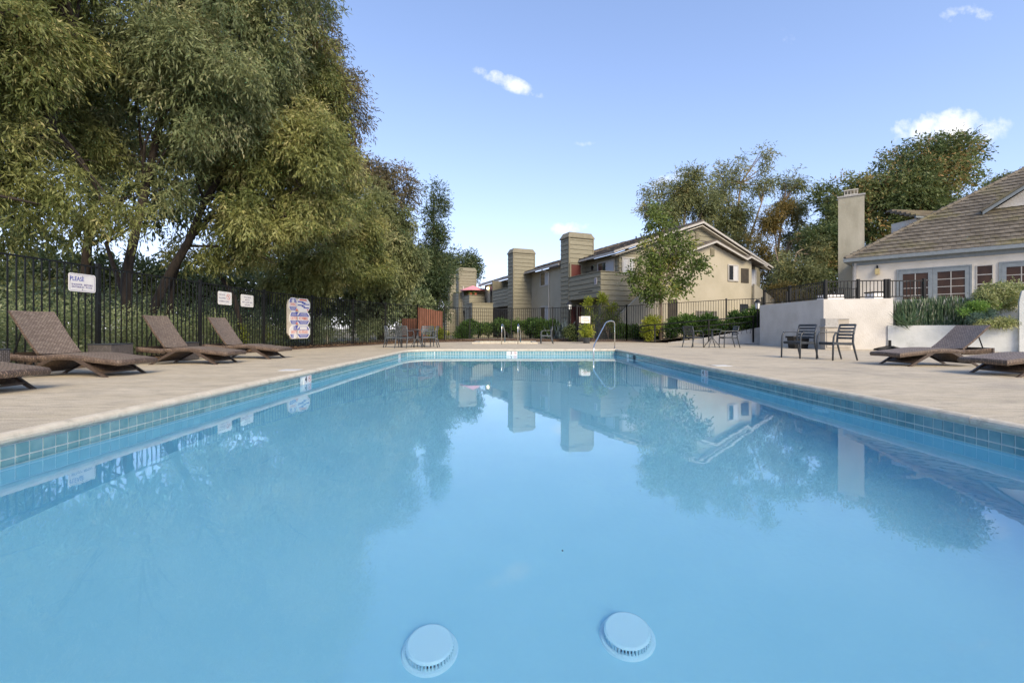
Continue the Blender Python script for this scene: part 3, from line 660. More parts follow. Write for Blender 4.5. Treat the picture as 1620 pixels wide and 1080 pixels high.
# small sign at the gate, far
x, y, z = P(918, 511, 25.8); F = Frame(x, y, 1, .02); t = thing('gate_sign', 'small white sign with brown lines on the far fence above the potted shrub', 'sign', (x, y, z))
MB(F).box(.05, .56, -.02, 0, z, z+.39).build('panel', M['sign_white'], t)
MB(F).box(-.07, .04, -.02, 0, z+.02, z+.37).build('side_strip', M['cab'], t)
for i, wd in enumerate((.15, .21, .13)): MB(F).box(.305-wd, .305+wd, -.026, -.02, z+.29-.09*i-.014, z+.29-.09*i+.014).build('print_line', M['ink_brown'], t)
MB(F).box(-.12, .6, .0, .03, z-.02-1.0, z-.02).build('gate_panel', M['black_paint'], t)
# white-topped marker stake behind the fence and low stakes
for px, py0, py1, Y, lb in ((518, 527, 547, 19.6, 'pale wooden stake standing behind the fence right of the sign board'), (690.5, 521, 539, 27.2, 'pale stake in front of the red plank fence')):
    a = P(px, py1, Y); b = P(px, py0, Y); t = thing('garden_stake', lb, 'stake', (a[0], a[1], 0))
    MB().box(a[0]-.04, a[0]+.04, Y-.04, Y+.04, 0, b[2]).build('stake', M['board_beige'], t)
# redwood plank fence beyond the iron fence
x0, _, _ = P(659.5, 0, 28.5); x1, _, _ = P(700, 0, 30.5)
t = thing('plank_fence', 'reddish brown vertical plank fence behind the left patio table', 'fence', (x0, 28.5, 0)); rn = random.Random(2)
F = Frame(x0, 28.5, x1-x0, 2.0); ln = math.hypot(x1-x0, 2.0); k = 14
for i in range(k):
    za = P(0, 486+7*(i/k), 28.5+2*i/k)[2]
    MB(F).box(ln*i/k+.006, ln*(i+1)/k-.006, rn.uniform(-.01, .01), .03, 0, za+rn.uniform(-.02, .02)).build('plank', M['redwood'], t)
MB(F).box(0, ln, .035, .08, 1.2, 1.3).build('rail', M['redwood'], t)
x0, _, _ = P(636, 0, 31)
t = thing('plank_fence', 'distant stretch of brown plank fence seen through the left iron fence', 'fence', (x0, 31, 0)); F = Frame(x0, 31, 1, -.3)
for i in range(7): MB(F).box(.16*i, .16*i+.15, 0, .03, 0, 1.45).build('plank', M['redwood'], t)

# ------------------------------------------------------------------ ramp and its railing
t = thing('ramp_wall', 'low pale wall of the ramp rising to the white retaining wall', 'low wall', (8.3, 24.3, 0))
F = Frame(8.35, 24.35, 12.1-8.35, 21.9-24.35); ln = math.hypot(3.75, 2.45)
MB(F).prism([(0, 0), (ln, 0), (ln, .86), (ln*.62, .48), (ln*.3, .2), (0, .03)], 0, .22).build('wall', M['stucco_white'], t)
tag(MB().face([(7.2, 24.95, .003), (12.0, 22.05, .80), (12.6, 23.0, .82), (7.7, 25.9, .01)]).build('ramp', M['deck']), kind='structure')
tag(MB().face([(7.7, 25.9, .02), (12.6, 23.0, .78), (14.5, 24.8, .5), (9.6, 27.6, .28)]).build('sloping_bed', M['soil']), kind='structure')
t = thing('ramp_railing', 'black double handrail with curled ironwork climbing along the ramp', 'railing', (7.0, 24.9, 0))
A_, B_ = Vector((7.0, 24.6, .90)), Vector((11.7, 21.9, 1.36))
def rp(f, dz): q = A_.lerp(B_, f); return (q.x, q.y, q.z+dz)
MB().tube([(7.15, 24.7, .55), (6.95, 24.7, .62), (6.88, 24.66, .78), (7.0, 24.62, .9)]+[rp(f, 0) for f in (.05, .5, 1)], .03, 8).build('top_rail', M['black_paint'], t, True)
MB().tube([(7.15, 24.7, .55), rp(.08, -.28), rp(.5, -.27), rp(1, -.27)], .022, 8).build('lower_rail', M['black_paint'], t, True)
for f in (.13, .62, .985):
    q = rp(f, 0); MB().box(q[0]-.03, q[0]+.03, q[1]-.03, q[1]+.03, 0 if f < .5 else .1, q[2]).build('post', M['black_paint'], t)
rn = random.Random(8)
for i in range(26):
    f = .1+.9*i/26; q = rp(f, -.28); zb_ = q[2]-.42-.12*f
    s = -1 if i % 2 else 1
    MB().tube([(q[0], q[1], q[2]), (q[0]+.06*s, q[1]-.02*s, q[2]-.12), (q[0]-.03*s, q[1], q[2]-.24), (q[0]+.03*s, q[1], zb_)], .012, 5).build('scroll_bar', M['black_paint'], t)
    
# ------------------------------------------------------------------ terrace, retaining walls, terrace railing
terr = [(11.75, 17.05), (13.78, 16.64), (14.32, 17.24), (17.0, 15.46), (24, 10.8), (60, 0), (60, 60), (16, 60), (15, 27), (11.75, 21.25)]
sheet('terrace_paving', terr, [], 1.80, M['deck'])
rw = thing('retaining_wall', 'tall rough white stucco retaining wall under the black terrace railing', 'retaining wall', (11.57, 16.9, 0))
MB().vprism([(11.6, 21.3), (11.57, 16.9), (13.75, 16.42), (13.82, 16.66), (11.83, 17.1), (11.83, 21.3)], -.05, 1.85).build('wall', M['stucco_white'], rw)
pl = thing('planter_wall', 'low grey-white planter wall behind the right loungers', 'planter', (13.7, 16.3, 0))
F = Frame(13.72, 16.30, 16.35-13.72, 14.55-16.30); ln = math.hypot(16.35-13.72, 1.75)
MB(F).box(-.2, ln+2.5, 0, .2, -.05, .87).build('wall', M['stucco_planter'], pl); MB(F).box(.05, ln+2.5, .2, .95, .5, .80).build('soil', M['soil'], pl)
w2 = thing('upper_wall', 'upper grey-white garden wall stepping up beneath the variegated bush', 'garden wall', (15.6, 16.0, 0))
MB(F).box(2.15, ln+3.5, .55, .78, 0, 1.42).build('lower_step', M['stucco_planter'], w2)
MB(F).box(-.3, ln+4.5, 1.0, 1.2, 0, 1.83).build('terrace_edge', M['stucco_planter'], w2)
MB(F).prism([(ln-.12, 0), (ln+3, 0), (ln+3, 2.15), (ln+.25, 2.12), (ln-.06, 1.95), (ln-.12, 1.6)], -.12, .0).build('end_pier', M['stucco_planter'], w2)
def low_rail(name, label, pts, h, posts, pitch=.115):
    t = thing(name, label, 'railing', pts[0])
    for i in range(len(pts)-1):
        a, b = Vector(pts[i]), Vector(pts[i+1]); d = b-a; ln_ = math.hypot(d.x, d.y); F = Frame(a.x, a.y, d.x, d.y)
        for zz, hw in ((h-.02, .022), (.05, .015)):
            m_ = MB(); bb = m_.pts([F(0, -hw, a.z+zz-.018), F(ln_, -hw, b.z+zz-.018), F(ln_, hw, b.z+zz-.018), F(0, hw, a.z+zz-.018), F(0, -hw, a.z+zz+.018), F(ln_, -hw, b.z+zz+.018), F(ln_, hw, b.z+zz+.018), F(0, hw, a.z+zz+.018)])
            for q in ((0, 3, 2, 1), (4, 5, 6, 7), (0, 1, 5, 4), (1, 2, 6, 5), (2, 3, 7, 6), (3, 0, 4, 7)): m_.f.append(tuple(bb+k for k in q))
            m_.build('rail', M['black_paint'], t)
        n = int(ln_/pitch)
        for k in range(1, n): q = a.lerp(b, k/n); MB().box(q.x-.009, q.x+.009, q.y-.009, q.y+.009, q.z+.06, q.z+h-.03).build('baluster', M['black_paint'], t)
        for f in posts[i]: q = a.lerp(b, f); MB().box(q.x-.042, q.x+.042, q.y-.042, q.y+.042, q.z-.03, q.z+h+.05).build('post', M['black_paint'], t)
    return t
low_rail('terrace_railing', 'black iron railing along the edge of the white retaining wall', [(11.72, 21.15, 1.87), (11.72, 17.0, 1.87), (13.6, 16.58, 1.87)], .66, [(0, .47, 1), (.55,)])
low_rail('terrace_railing', 'second black railing sloping down the steps behind the terrace edge', [(13.3, 22.0, 1.55), (14.8, 21.6, 1.95)], .95, [(0, .25, 1)])
low_rail('terrace_railing', 'black railing against the clubhouse chimney foot', [(16.0, 23.2, 1.9), (17.9, 23.6, 1.9)], .95, [(0, 1)])
low_rail('terrace_railing', 'short black railing in front of the blue-framed doors', [(13.6, 16.58, 1.87), (15.0, 16.4, 1.87)], .64, [(0, .08, .9)])
for i, (px, Y, wd) in enumerate(((1320, 20.0, .86), (1395, 19.0, .62))):
    x = (px-810)/720*Y; t = thing('terrace_bench', ('wider' if i == 0 else 'narrower')+' white bench with black top behind the terrace railing', 'bench', (x, Y, 1.8), 'white benches on the terrace')
    MB().box(x-wd/2, x+wd/2, Y, Y+.5, 1.82, 2.25).build('base', M['white_paint'], t); MB().box(x-wd/2-.03, x+wd/2-.05, Y-.03, Y+.53, 2.26, 2.31).build('top', M['black_paint'], t)
t = thing('umbrella_base', 'black cross-shaped umbrella base by the white wall, without umbrella', 'umbrella base', (12.95, 15.6, 0))
for k in range(4):
    a = R(20+90*k); F = Frame(12.95, 15.6, math.cos(a), math.sin(a)); m_ = MB(F); m_.prism([(.02, 0), (.46, 0), (.44, .06), (.3, .10), (.02, .17)], -.12, .12); bevel(m_.build('foot', M['black_paint'], t), .015)
MB().tube([(12.95, 15.6, .05), (12.95, 15.6, .36)], .045, 12).build('socket', M['black_paint'], t)
t = thing('storage_bin', 'low black bin against the white wall behind the first chair', 'bin', (11.3, 17.3, 0))
m_ = MB(); m_.prism([(10.70, 0), (11.18, 0), (11.24, .40), (10.64, .40)], 17.2, 17.62); m_.build('body', M['black_paint'], t); bevel(MB().box(10.60, 11.28, 17.16, 17.66, .40, .47).build('lid', M['black_paint'], t), .015)
t = thing('utility_cabinet', 'beige cabinet with grey upper hatch against the white retaining wall', 'cabinet', (11.8, 16.3, 0))
F = Frame(11.25, 16.35, 1, -.18)
bevel(MB(F).box(0, .84, 0, .40, 0, .80).build('body', M['cab'], t), .01); bevel(MB(F).box(-.03, .5, -.04, .42, .80, .86).build('ledge', M['cab_grey'], t), .01)
MB(F).box(.02, .44, .02, .40, .861, 1.12).build('upper_hatch', M['cab_grey'], t); MB(F).box(.46, .82, .10, .40, .861, 1.09).build('upper_box', M['cab'], t); MB(F).box(.46, .82, .08, .4, 1.091, 1.12).build('top_slab', M['cab_grey'], t)
MB(F).box(.05, .79, -.02, -.001, .08, .74).build('door', M['cab'], t)

# ------------------------------------------------------------------ apartment building (frame: w across the gable end, s back along the facade)
AF = Frame(5.54, 28.5, .9205, .3907)                      # u = w, v = s
PITCH = .32
board_me = None
def siding(parent, p0, p1, z0, z1, holes=(), rng_z=None, pitch=PITCH, m='siding', individual=True, name='siding_board'):
    """lap boards on the vertical plane p0->p1 (w,s points); the outer face is on the right of p0->p1"""
    global board_me
    if board_me is None:
        b = MB(); v = [(0, -.048, 0), (1, -.048, 0), (1, -.012, 1), (0, -.012, 1), (0, 0, 0), (1, 0, 0), (1, 0, 1), (0, 0, 1)]
        b.v = v; b.f = [(0, 1, 2, 3), (4, 7, 6, 5), (0, 4, 5, 1), (3, 2, 6, 7), (0, 3, 7, 4), (1, 5, 6, 2)]
        t_ = b.build('siding_board', M['siding']); board_me = t_.data; bpy.data.objects.remove(t_)
    F = Frame(*AF(p0[0], p0[1], 0)[:2], AF(p1[0], p1[1], 0)[0]-AF(p0[0], p0[1], 0)[0], AF(p1[0], p1[1], 0)[1]-AF(p0[0], p0[1], 0)[1])
    ln = math.hypot(p1[0]-p0[0], p1[1]-p0[1]); ang = math.atan2(F.u[1], F.u[0]); z = z0
    while z < z1-.03:
        zt = min(z+pitch, z1); a, b = (0, ln) if rng_z is None else rng_z((z+zt)/2)
        segs = [(a, b)] if b > a+.05 else []
        for (h0, h1, g0, g1) in holes:
            if g0 < (z+zt)/2 < g1:
                ns = []
                for (c, d) in segs:
                    if h0 > c: ns.append((c, min(d, h0)))
                    if h1 < d: ns.append((max(c, h1), d))
                segs = [q for q in ns if q[1]-q[0] > .04]
        for (c, d) in segs: inst(name, board_me, parent, F(c, 0, z), ang, (d-c, 1, zt-z-.016))
        z += pitch
def window(parent, p0, p1, z0, z1, out=.05, fr=.09, trim='trim_white', left='glass_dark', right='blind', mull=True, name='window'):
    """window on the plane p0->p1 (outer side on the right), as frame, panes and mullion"""
    a, b = AF(p0[0], p0[1], 0), AF(p1[0], p1[1], 0); F = Frame(a[0], a[1], b[0]-a[0], b[1]-a[1]); ln = math.hypot(b[0]-a[0], b[1]-a[1])
    e = bpy.data.objects.new(name, None); COL.objects.link(e); e.parent = parent; e.location = Vector((a[0], a[1], z0))-wloc(parent)
    f = MB(F)
    f.box(-fr, 0, -out, 0, z0-fr, z1+fr).box(ln, ln+fr, -out, 0, z0-fr, z1+fr).box(0, ln, -out, 0, z1, z1+fr).box(0, ln, -out-.01, 0, z0-fr, z0)
    f.build('frame', M[trim], e); mid = ln/2
    MB(F).box(.002, mid-.02, -out+.03, 0, z0, z1).build('pane', M[left], e); MB(F).box(mid+.02, ln-.002, -out+.022, 0, z0, z1).build('pane', M[right], e)
    if mull: MB(F).box(mid-.02, mid+.02, -out+.01, 0, z0, z1).build('mullion', M[trim], e)
    return e
ap = thing('apartment_building', 'two storey olive-sided and beige stucco apartment building with boxed chimneys', 'apartment building', (5.54, 28.5, 0))
A = lambda: MB(AF)
A().box(1.44, 14.2, .06, 7.4, 0, 5.62).build('wall', M['siding_trim'], ap)
A().box(.65, 13.6, 5.2, 23.4, 0, 5.55).build('wall', M['stucco_beige'], ap)
A().box(.52, .66, 5.2, 7.75, 0, 5.5).build('wall', M['stucco_beige'], ap)
# gable end upper triangle
A().prism([(1.44, 5.62), (14.2, 5.62), (8.12, 7.98)], .06, .3).build('gable_wall', M['siding_trim'], ap)
def gab(z): return (0, 1e9)
siding(ap, (.0, 0), (5.3, 0), 0, 4.32, holes=[])
siding(ap, (1.44, .055), (5.8, .055), 4.33, 5.61, holes=[(.22, 1.22, 4.28, 5.28)])
siding(ap, (1.44, .055), (14.2, .055), 5.62, 7.95, rng_z=lambda z: (max(0, (z-5.62)/.353), min(12.76, 12.76-(z-5.62)/.388)), holes=[(6.35, 6.7, 6.9, 7.35)])
window(ap, (1.72, .02), (2.52, .02), 4.32, 5.26, fr=.1, left='blind')
v_ = A().box(7.8, 8.13, -.03, .05, 6.93, 7.42)
for k in range(6): v_.box(7.83, 8.10, -.045, -.03, 6.96+.075*k, 7.0+.075*k)
v_.build('gable_vent', M['siding_trim'], ap)
# balcony by the first chimney
bal = bpy.data.objects.new('balcony', None); COL.objects.link(bal); bal.parent = ap; bal.location = Vector(AF(0, 0, 2.77))-ap.location
A().box(0.04, 1.44, .04, 3.9, 2.72, 2.9).box(.04, .10, .04, 3.9, 2.9, 4.33).box(.10, 1.4, .04, .1, 2.9, 4.33).build('deck', M['siding_trim'], bal)
siding(bal, (.03, 3.88), (.03, .02), 2.76, 4.33, holes=[(1.0, 3.1, 3.05, 3.1)])
A().box(-.03, .13, -.05, 3.9, 4.335, 4.39).box(.13, 1.44, -.05, .12, 4.335, 4.39).build('rail_cap', M['siding_trim'], bal)
A().box(-.012, .02, .9, 2.6, 3.17, 3.23).build('drain_slot', M['dark_void'], bal)
A().box(-.03, .12, -.03, .12, 0, 2.74).build('post', M['siding_trim'], bal)
A().box(-.045, -.01, .35, .62, 3.55, 4.0).build('unit_sign', M['trim_white'], bal)
A().box(-.052, -.045, .42, .55, 3.62, 3.93).build('unit_print', M['ink_grey'], bal)
# wall behind the balcony, slider window and lamp
siding(ap, (1.43, 3.9), (1.43, .1), 2.9, 5.55, holes=[(1.6, 3.35, 4.2, 5.2)])
window(ap, (1.40, 2.3), (1.40, .55), 3.2, 5.18, fr=.1)
A().box(1.30, 1.41, 2.95, 3.1, 4.85, 5.15).build('wall_lamp', M['black_paint'], ap)
siding(ap, (1.43, 3.9), (1.43, .1), 0, 2.7, pitch=.32)
A().box(1.35, 1.42, .6, 1.5, .05, 2.1).build('door', M['red_door'], ap)
def chimney(parent, w0, s0, zt=7.62, label=None, wd=2.05, dp=1.2, zc=7.2, zb=0):
    c = bpy.data.objects.new('chimney', None); COL.objects.link(c); c.parent = parent; c.location = Vector(AF(w0, s0, zb))-parent.location
    A().box(w0+.03, w0+wd-.03, s0+.03, s0+dp, zb, zc).build('core', M['siding_trim'], c)
    siding(c, (w0+.03, s0+.03), (w0+wd-.03, s0+.03), zb, zc); siding(c, (w0+.03, s0+dp-.02), (w0+.03, s0+.03), zb, zc)
    tr = A()
    for (a, b) in ((w0-.02, s0-.02), (w0+wd-.09, s0-.02)): tr.box(a, a+.11, b, b+.11, zb, zc)
    tr.build('corner_board', M['siding_trim'], c)
    k = A(); P0 = [(w0-.06, s0-.06), (w0+wd+.06, s0-.06), (w0+wd+.06, s0+dp+.06), (w0-.06, s0+dp+.06)]; P1 = [(w0+.12, s0+.12), (w0+wd-.12, s0+.12), (w0+wd-.12, s0+dp-.12), (w0+.12, s0+dp-.12)]
    b = k.pts([(x, y, zc) for x, y in P0]+[(x, y, zc+.07) for x, y in P0]+[(x, y, zt) for x, y in P1])
    k.f += [tuple(b+i for i in (3, 2, 1, 0)), tuple(b+i for i in (8, 9, 10, 11))]
    for r_ in (0, 4):
        for i in range(4): j = (i+1) % 4; k.f.append((b+r_+i, b+r_+j, b+r_+4+j, b+r_+4+i))
    k.build('cap', M['siding_trim'], c); return c
chimney(ap, 0, 3.91); chimney(ap, -1.07, 11.41); chimney(ap, -1.85, 25.0); chimney(ap, -1.08, 31.6, wd=1.9)
A().box(.12, .9, 3.80, 3.90, 2.95, 5.28).build('door', M['red_door'], ap)
dt = A().box(.02, .12, 3.78, 3.905, 2.9, 5.38).box(.9, 1.0, 3.78, 3.905, 2.9, 5.38).box(.12, .9, 3.78, 3.905, 5.28, 5.38); dt.build('door_trim', M['siding_trim'], ap)
A().box(.15, .95, 3.80, 3.90, .1, 2.3).build('door', M['red_door'], ap)
# recessed stucco wall between the chimneys
window(ap, (.65, 9.6), (.65, 8.05), 4.3, 5.3, fr=.1); window(ap, (.65, 9.6), (.65, 8.05), .5, 2.5, fr=.1)
# roofs: slabs with courses
def roof(name, eave, ridge, s0, s1, parent, th=.16, course=.40, seed=1):
    (w0, z0), (w1, z1) = eave, ridge; sgn = 1 if w1 > w0 else -1; rn = random.Random(seed)
    r = bpy.data.objects.new(name, None); COL.objects.link(r); r.parent = parent; r.location = Vector(AF(w0, s0, z0))-parent.location
    A().prism([(w0, z0-th), (w1, z1-th), (w1, z1), (w0, z0)], s0, s1).build('roof_deck', M['shingle'], r)
    n = int(abs(w1-w0)/course); m_ = A()
    for i in range(n+1):
        f0, f1 = i/(n+1), (i+1)/(n+1); wa, za, wb, zb = w0+(w1-w0)*f0-.03*sgn, z0+(z1-z0)*f0, w0+(w1-w0)*f1, z0+(z1-z0)*f1; s = s0-.02
        while s < s1:
            e = min(s+rn.uniform(.25, .42), s1+.02); h = rn.uniform(.035, .075); m_.prism([(wa, za+.003), (wb, zb+.003), (wb, zb+.018), (wa, za+h)], s, e-.012); s = e
    m_.build('shingles', M['shingle'], r)
    r.children[-1]['kind'] = 'stuff'; return r
roof('roof', (.85, 5.66), (8.12, 8.16), -.35, 7.5, ap, seed=1); roof('roof', (14.9, 5.40), (8.12, 8.16), -.35, 7.5, ap, seed=2)
roof('roof', (.02, 5.60), (8.0, 8.22), 7.5, 23.5, ap, seed=3); roof('roof', (.3, 5.55), (2.2, 6.2), 5.15, 7.5, ap, seed=6)
rc_ = A(); rn = random.Random(4); s = -.35
while s < 23: rc_.prism([(7.95, 8.12), (8.29, 8.12), (8.2, 8.27+rn.uniform(0, .04)), (8.04, 8.27)], s, s+.38); s += .4
rc_.build('ridge_caps', M['shingle'], ap); ap.children[-1]['kind'] = 'stuff'
f_ = A()
f_.prism([(.72, 5.50), (8.12, 8.00), (14.98, 5.25), (14.98, 5.36), (8.12, 8.14), (.72, 5.63)], -.44, -.36); f_.build('rake_board', M['trim_white'], ap)
A().box(.74, .84, -.36, 7.4, 5.48, 5.61).build('gutter', M['trim_white'], ap); A().box(-.1, .01, 5.3, 23.4, 5.43, 5.56).build('gutter', M['trim_white'], ap)
A().prism([(-.05, 5.36), (8.0, 8.0), (8.0, 8.18), (-.05, 5.56)], 23.5, 23.6).build('rake_board', M['trim_white'], ap)
A().prism([(.9, 5.40), (8.1, 7.88), (14.8, 5.18), (14.8, 5.13), (8.1, 7.83), (.9, 5.35)], -.35, .05).build('soffit', M['trim_cream'], ap)
m_ = A()
m_.tube([(-.05, 8.2, 5.5), (-.02, 8.0, 5.35), (.45, 7.9, 5.2), (.47, 7.85, 5.1), (.47, 7.85, .1)], .045, 8); m_.build('downspout', M['trim_cream'], ap)
for (a, b) in ((7, 3.0), (7, 5.4)): A().tube([(a, b, 7.6), (a, b, 8.1)], .05, 8).build('vent_pipe', M['black_paint'], ap)
# front stucco bay with its own low gable
A().prism([(5.6, 0), (12.25, 0), (12.25, 5.62), (11.3, 5.6), (8.46, 6.56), (5.6, 5.6)], -.8, .05).build('stucco_bay', M['stucco_beige'], ap)
A().prism([(12.25, 0), (13.65, 0), (13.65, 5.2), (12.25, 5.5)], -.25, .05).build('recess_wall', M['siding_trim'], ap)
window(ap, (12.45, -.26), (13.3, -.26), 3.95, 5.0, fr=.07)
rf = bpy.data.objects.new('bay_roof', None); COL.objects.link(rf); rf.parent = ap; rf.location = Vector(AF(8.46, -.8, 6.6))-ap.location
A().prism([(5.2, 5.50), (8.46, 6.64), (11.35, 5.62), (11.75, 5.80), (13.3, 5.30), (13.3, 5.42), (11.75, 5.95), (11.35, 5.78), (8.46, 6.80), (5.2, 5.66)], -1.15, .04).build('roof_slab', M['shingle'], rf)
A().prism([(5.15, 5.41), (8.46, 6.56), (11.35, 5.54), (11.75, 5.73), (13.35, 5.19), (13.35, 5.30), (11.75, 5.84), (11.35, 5.66), (8.46, 6.68), (5.15, 5.53)], -1.24, -1.16).build('rake_board', M['trim_white'], rf)
window(ap, (10.0, -.82), (10.85, -.82), 4.15, 5.15, fr=.08)
A().box(11.2, 11.95, -.83, -.79, 4.0, 5.02).build('stair_opening', M['dark_void'], ap)
v_ = A().box(8.3, 8.68, -.84, -.80, 5.72, 6.2)
for k in range(6): v_.box(8.33, 8.65, -.856, -.84, 5.76+.072*k, 5.80+.072*k)
v_.build('gable_vent', M['siding_trim'], ap)
# stair walls
A().prism([(.35, 0), (5.6, 0), (5.6, 5.35), (2.1, 2.85), (.35, 1.4)], -1.2, -1.02).build('stair_wall', M['stucco_beige'], ap)
A().prism([(12.25, 0), (16.2, 0), (16.2, 1.7), (15.2, 2.5), (12.3, 3.95)], -1.0, -.84).build('stair_wall', M['stucco_beige'], ap)
A().box(13.6, 17, .5, 3.0, 0, 3.4).build('wall', M['siding_trim'], ap); siding(ap, (13.6, .48), (17, .48), 2.0, 3.4)
A().box(4.3, 5.05, -1.225, -1.195, .1, 2.65).build('stair_doorway', M['dark_void'], ap)
A().box(7.0, 8.9, -.84, -.80, 1.45, 1.95).build('long_vent', M['dark_void'], ap)
for k in range(14): A().box(7.03+.135*k, 7.06+.135*k, -.855, -.84, 1.47, 1.93).build('vent_bar', M['cab_grey'], ap)
A().box(11.1, 11.85, -.84, -.80, 1.75, 2.5).build('basement_window', M['glass_dark'], ap)
# rear balconies
def balcony(w0, w1, s0, s1, slot=True):
    b = bpy.data.objects.new('balcony', None); COL.objects.link(b); b.parent = ap; b.location = Vector(AF(w0, s0, 2.77))-ap.location
    A().box(w0+.04, w1, s0+.04, s1, 2.72, 2.9).box(w0+.04, w0+.1, s0+.04, s1, 2.9, 4.33).box(w0+.1, w1, s0+.04, s0+.1, 2.9, 4.33).build('deck', M['siding_trim'], b)
    siding(b, (w0+.03, s1-.02), (w0+.03, s0+.02), 2.76, 4.33); siding(b, (w0+.03, s0+.03), (w1, s0+.03), 2.76, 4.33)
    A().box(w0-.03, w0+.13, s0-.05, s1, 4.335, 4.39).box(w0+.13, w1, s0-.05, s0+.12, 4.335, 4.39).build('rail_cap', M['siding_trim'], b)
    if slot: A().box(w0-.012, w0+.02, s0+.8, s1-1.0, 3.1, 3.17).build('drain_slot', M['dark_void'], b)
balcony(-1.0, .65, 12.65, 16.6); balcony(-1.4, .35, 22.6, 25.0)
A().box(-1.0, .65, 16.6, 16.7, 0, 5.3).build('wall', M['siding_trim'], ap)
A().box(-1.02, -.9, 16.5, 16.62, 2.9, 5.4).build('post', M['siding_trim'], ap); A().box(-1.42, -1.3, 24.9, 25.02, 2.9, 5.5).build('post', M['trim_white'], ap)
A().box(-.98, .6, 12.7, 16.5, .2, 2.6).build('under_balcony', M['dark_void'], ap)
lit = mat('lit_room', (.55, .22, .05), None, .7); lit.node_tree.nodes['Principled BSDF'].inputs['Emission Color'].default_value = (1, .42, .1, 1); lit.node_tree.nodes['Principled BSDF'].inputs['Emission Strength'].default_value = .45
A().box(.58, .64, 17.3, 18.9, 3.3, 5.0).build('lit_window', lit, ap); A().box(.58, .64, 19.6, 21.5, 3.2, 5.2).build('window_pane', M['glass_dark'], ap)
lampm = mat('lamp_glow', (1, .9, .7), None, .5); lampm.node_tree.nodes['Principled BSDF'].inputs['Emission Color'].default_value = (1, .8, .5, 1); lampm.node_tree.nodes['Principled BSDF'].inputs['Emission Strength'].default_value = 2.5
A().box(.45, .6, 22.0, 22.2, 5.0, 5.22).build('balcony_lamp', lampm, ap)
A().box(-3.8, -1.9, 14.1, 15.9, 0, 3.0).build('entry_box', M['siding_trim'], ap); siding(ap, (-3.8, 14.09), (-1.9, 14.09), 0, 3.0); siding(ap, (-3.81, 15.9), (-3.81, 14.1), 0, 3.0)
A().box(-3.86, -1.85, 14.04, 15.9, 3.0, 3.06).build('entry_cap', M['siding_trim'], ap)
A().box(-1.9, .6, 16.75, 22.5, 0, 2.9).build('wall', M['siding_trim'], ap)
A().box(-2.9, -1.2, 26.3, 36, 0, 3.0).build('wall', M['siding_trim'], ap); siding(ap, (-2.9, 26.28), (-1.2, 26.28), 0, 3.0); siding(ap, (-2.92, 36), (-2.92, 26.3), 0, 3.0)
A().box(-.7, 8, 23.6, 36, 0, 5.2).build('wall', M['siding_trim'], ap)
A().box(-2.95, -2.9, 27.2, 28.6, 1.2, 2.1).build('window_pane', M['dark_void'], ap)
st_ = A()
for k in range(9): st_.box(-3.7+.0*k, -2.95, 25.9-.33*k, 26.2-.33*k, .3*k*.9+.25, .3*k*.9+.29)
st_.tube([(-3.8, 26.2, .5), (-3.8, 23.4, 3.0), (-3.8, 22.6, 3.1)], .05, 6).tube([(-3.8, 26.2, 1.2), (-3.8, 23.4, 3.7)], .03, 6); st_.build('outside_stair', M['trim_cream'], ap)
# things on the far balconies
u3 = AF(-.55, 24.0, 0); t = thing('patio_umbrella', 'open pink patio umbrella on the far balcony', 'umbrella', (u3[0], u3[1], 2.9))
m_ = MB(); n = 8; r_ = 1.4; b0 = len(m_.v); zz = 5.02
m_.v.append((u3[0], u3[1], zz+.52))
for k in range(n): a = 2*math.pi*k/n; m_.v.append((u3[0]+r_*math.cos(a), u3[1]+r_*math.sin(a), zz))
for k in range(n): m_.v.append((u3[0]+r_*math.cos(2*math.pi*k/n), u3[1]+r_*math.sin(2*math.pi*k/n), zz-.10))
for k in range(n): k2 = (k+1) % n; m_.f += [(0, 1+k, 1+k2), (1+k, 1+n+k, 1+n+k2, 1+k2)]
m_.build('canopy', M['pink_cloth'], t); MB().tube([(u3[0], u3[1], 2.9), (u3[0], u3[1], zz+.5)], .03, 8).build('pole', M['cab'], t)
u2 = AF(-.35, 13.6, 0); t = thing('closed_umbrella', 'folded navy blue umbrella on the middle balcony', 'umbrella', (u2[0], u2[1], 2.9))
MB().tube([(u2[0], u2[1], 3.9), (u2[0], u2[1], 4.6), (u2[0], u2[1], 5.1), (u2[0], u2[1], 5.42)], [.22, .20, .14, .04], 10).build('folded_canopy', M['navy_cloth'], t, True); MB().tube([(u2[0], u2[1], 2.9), (u2[0], u2[1], 5.5)], .025, 8).build('pole', M['cab'], t)
for i, (w_, s_, c) in enumerate(((-1.1, 23.0, 'terracotta'), (-1.1, 23.6, 'terracotta'), (-1.1, 24.2, 'terracotta'), (-.6, 22.9, 'terracotta'))):
    q = AF(w_, s_, 0); t = thing('balcony_planter', 'red clay pot on the far balcony, '+('front corner', 'second along the side', 'nearest the chimney', 'along the front')[i], 'flower pot', (q[0], q[1], 4.39), 'pots on the far balcony rail')
    MB().disc(q[0], q[1], .11, 4.39, 4.62, 12, .15).build('pot', M[c], t); foliage('plant', [(q[0], q[1], 4.75, .25, .25, .2)], 90, LM['maple'], t, sub=3, spray=4, SL=.15, leaf=.08, ratio=.4)
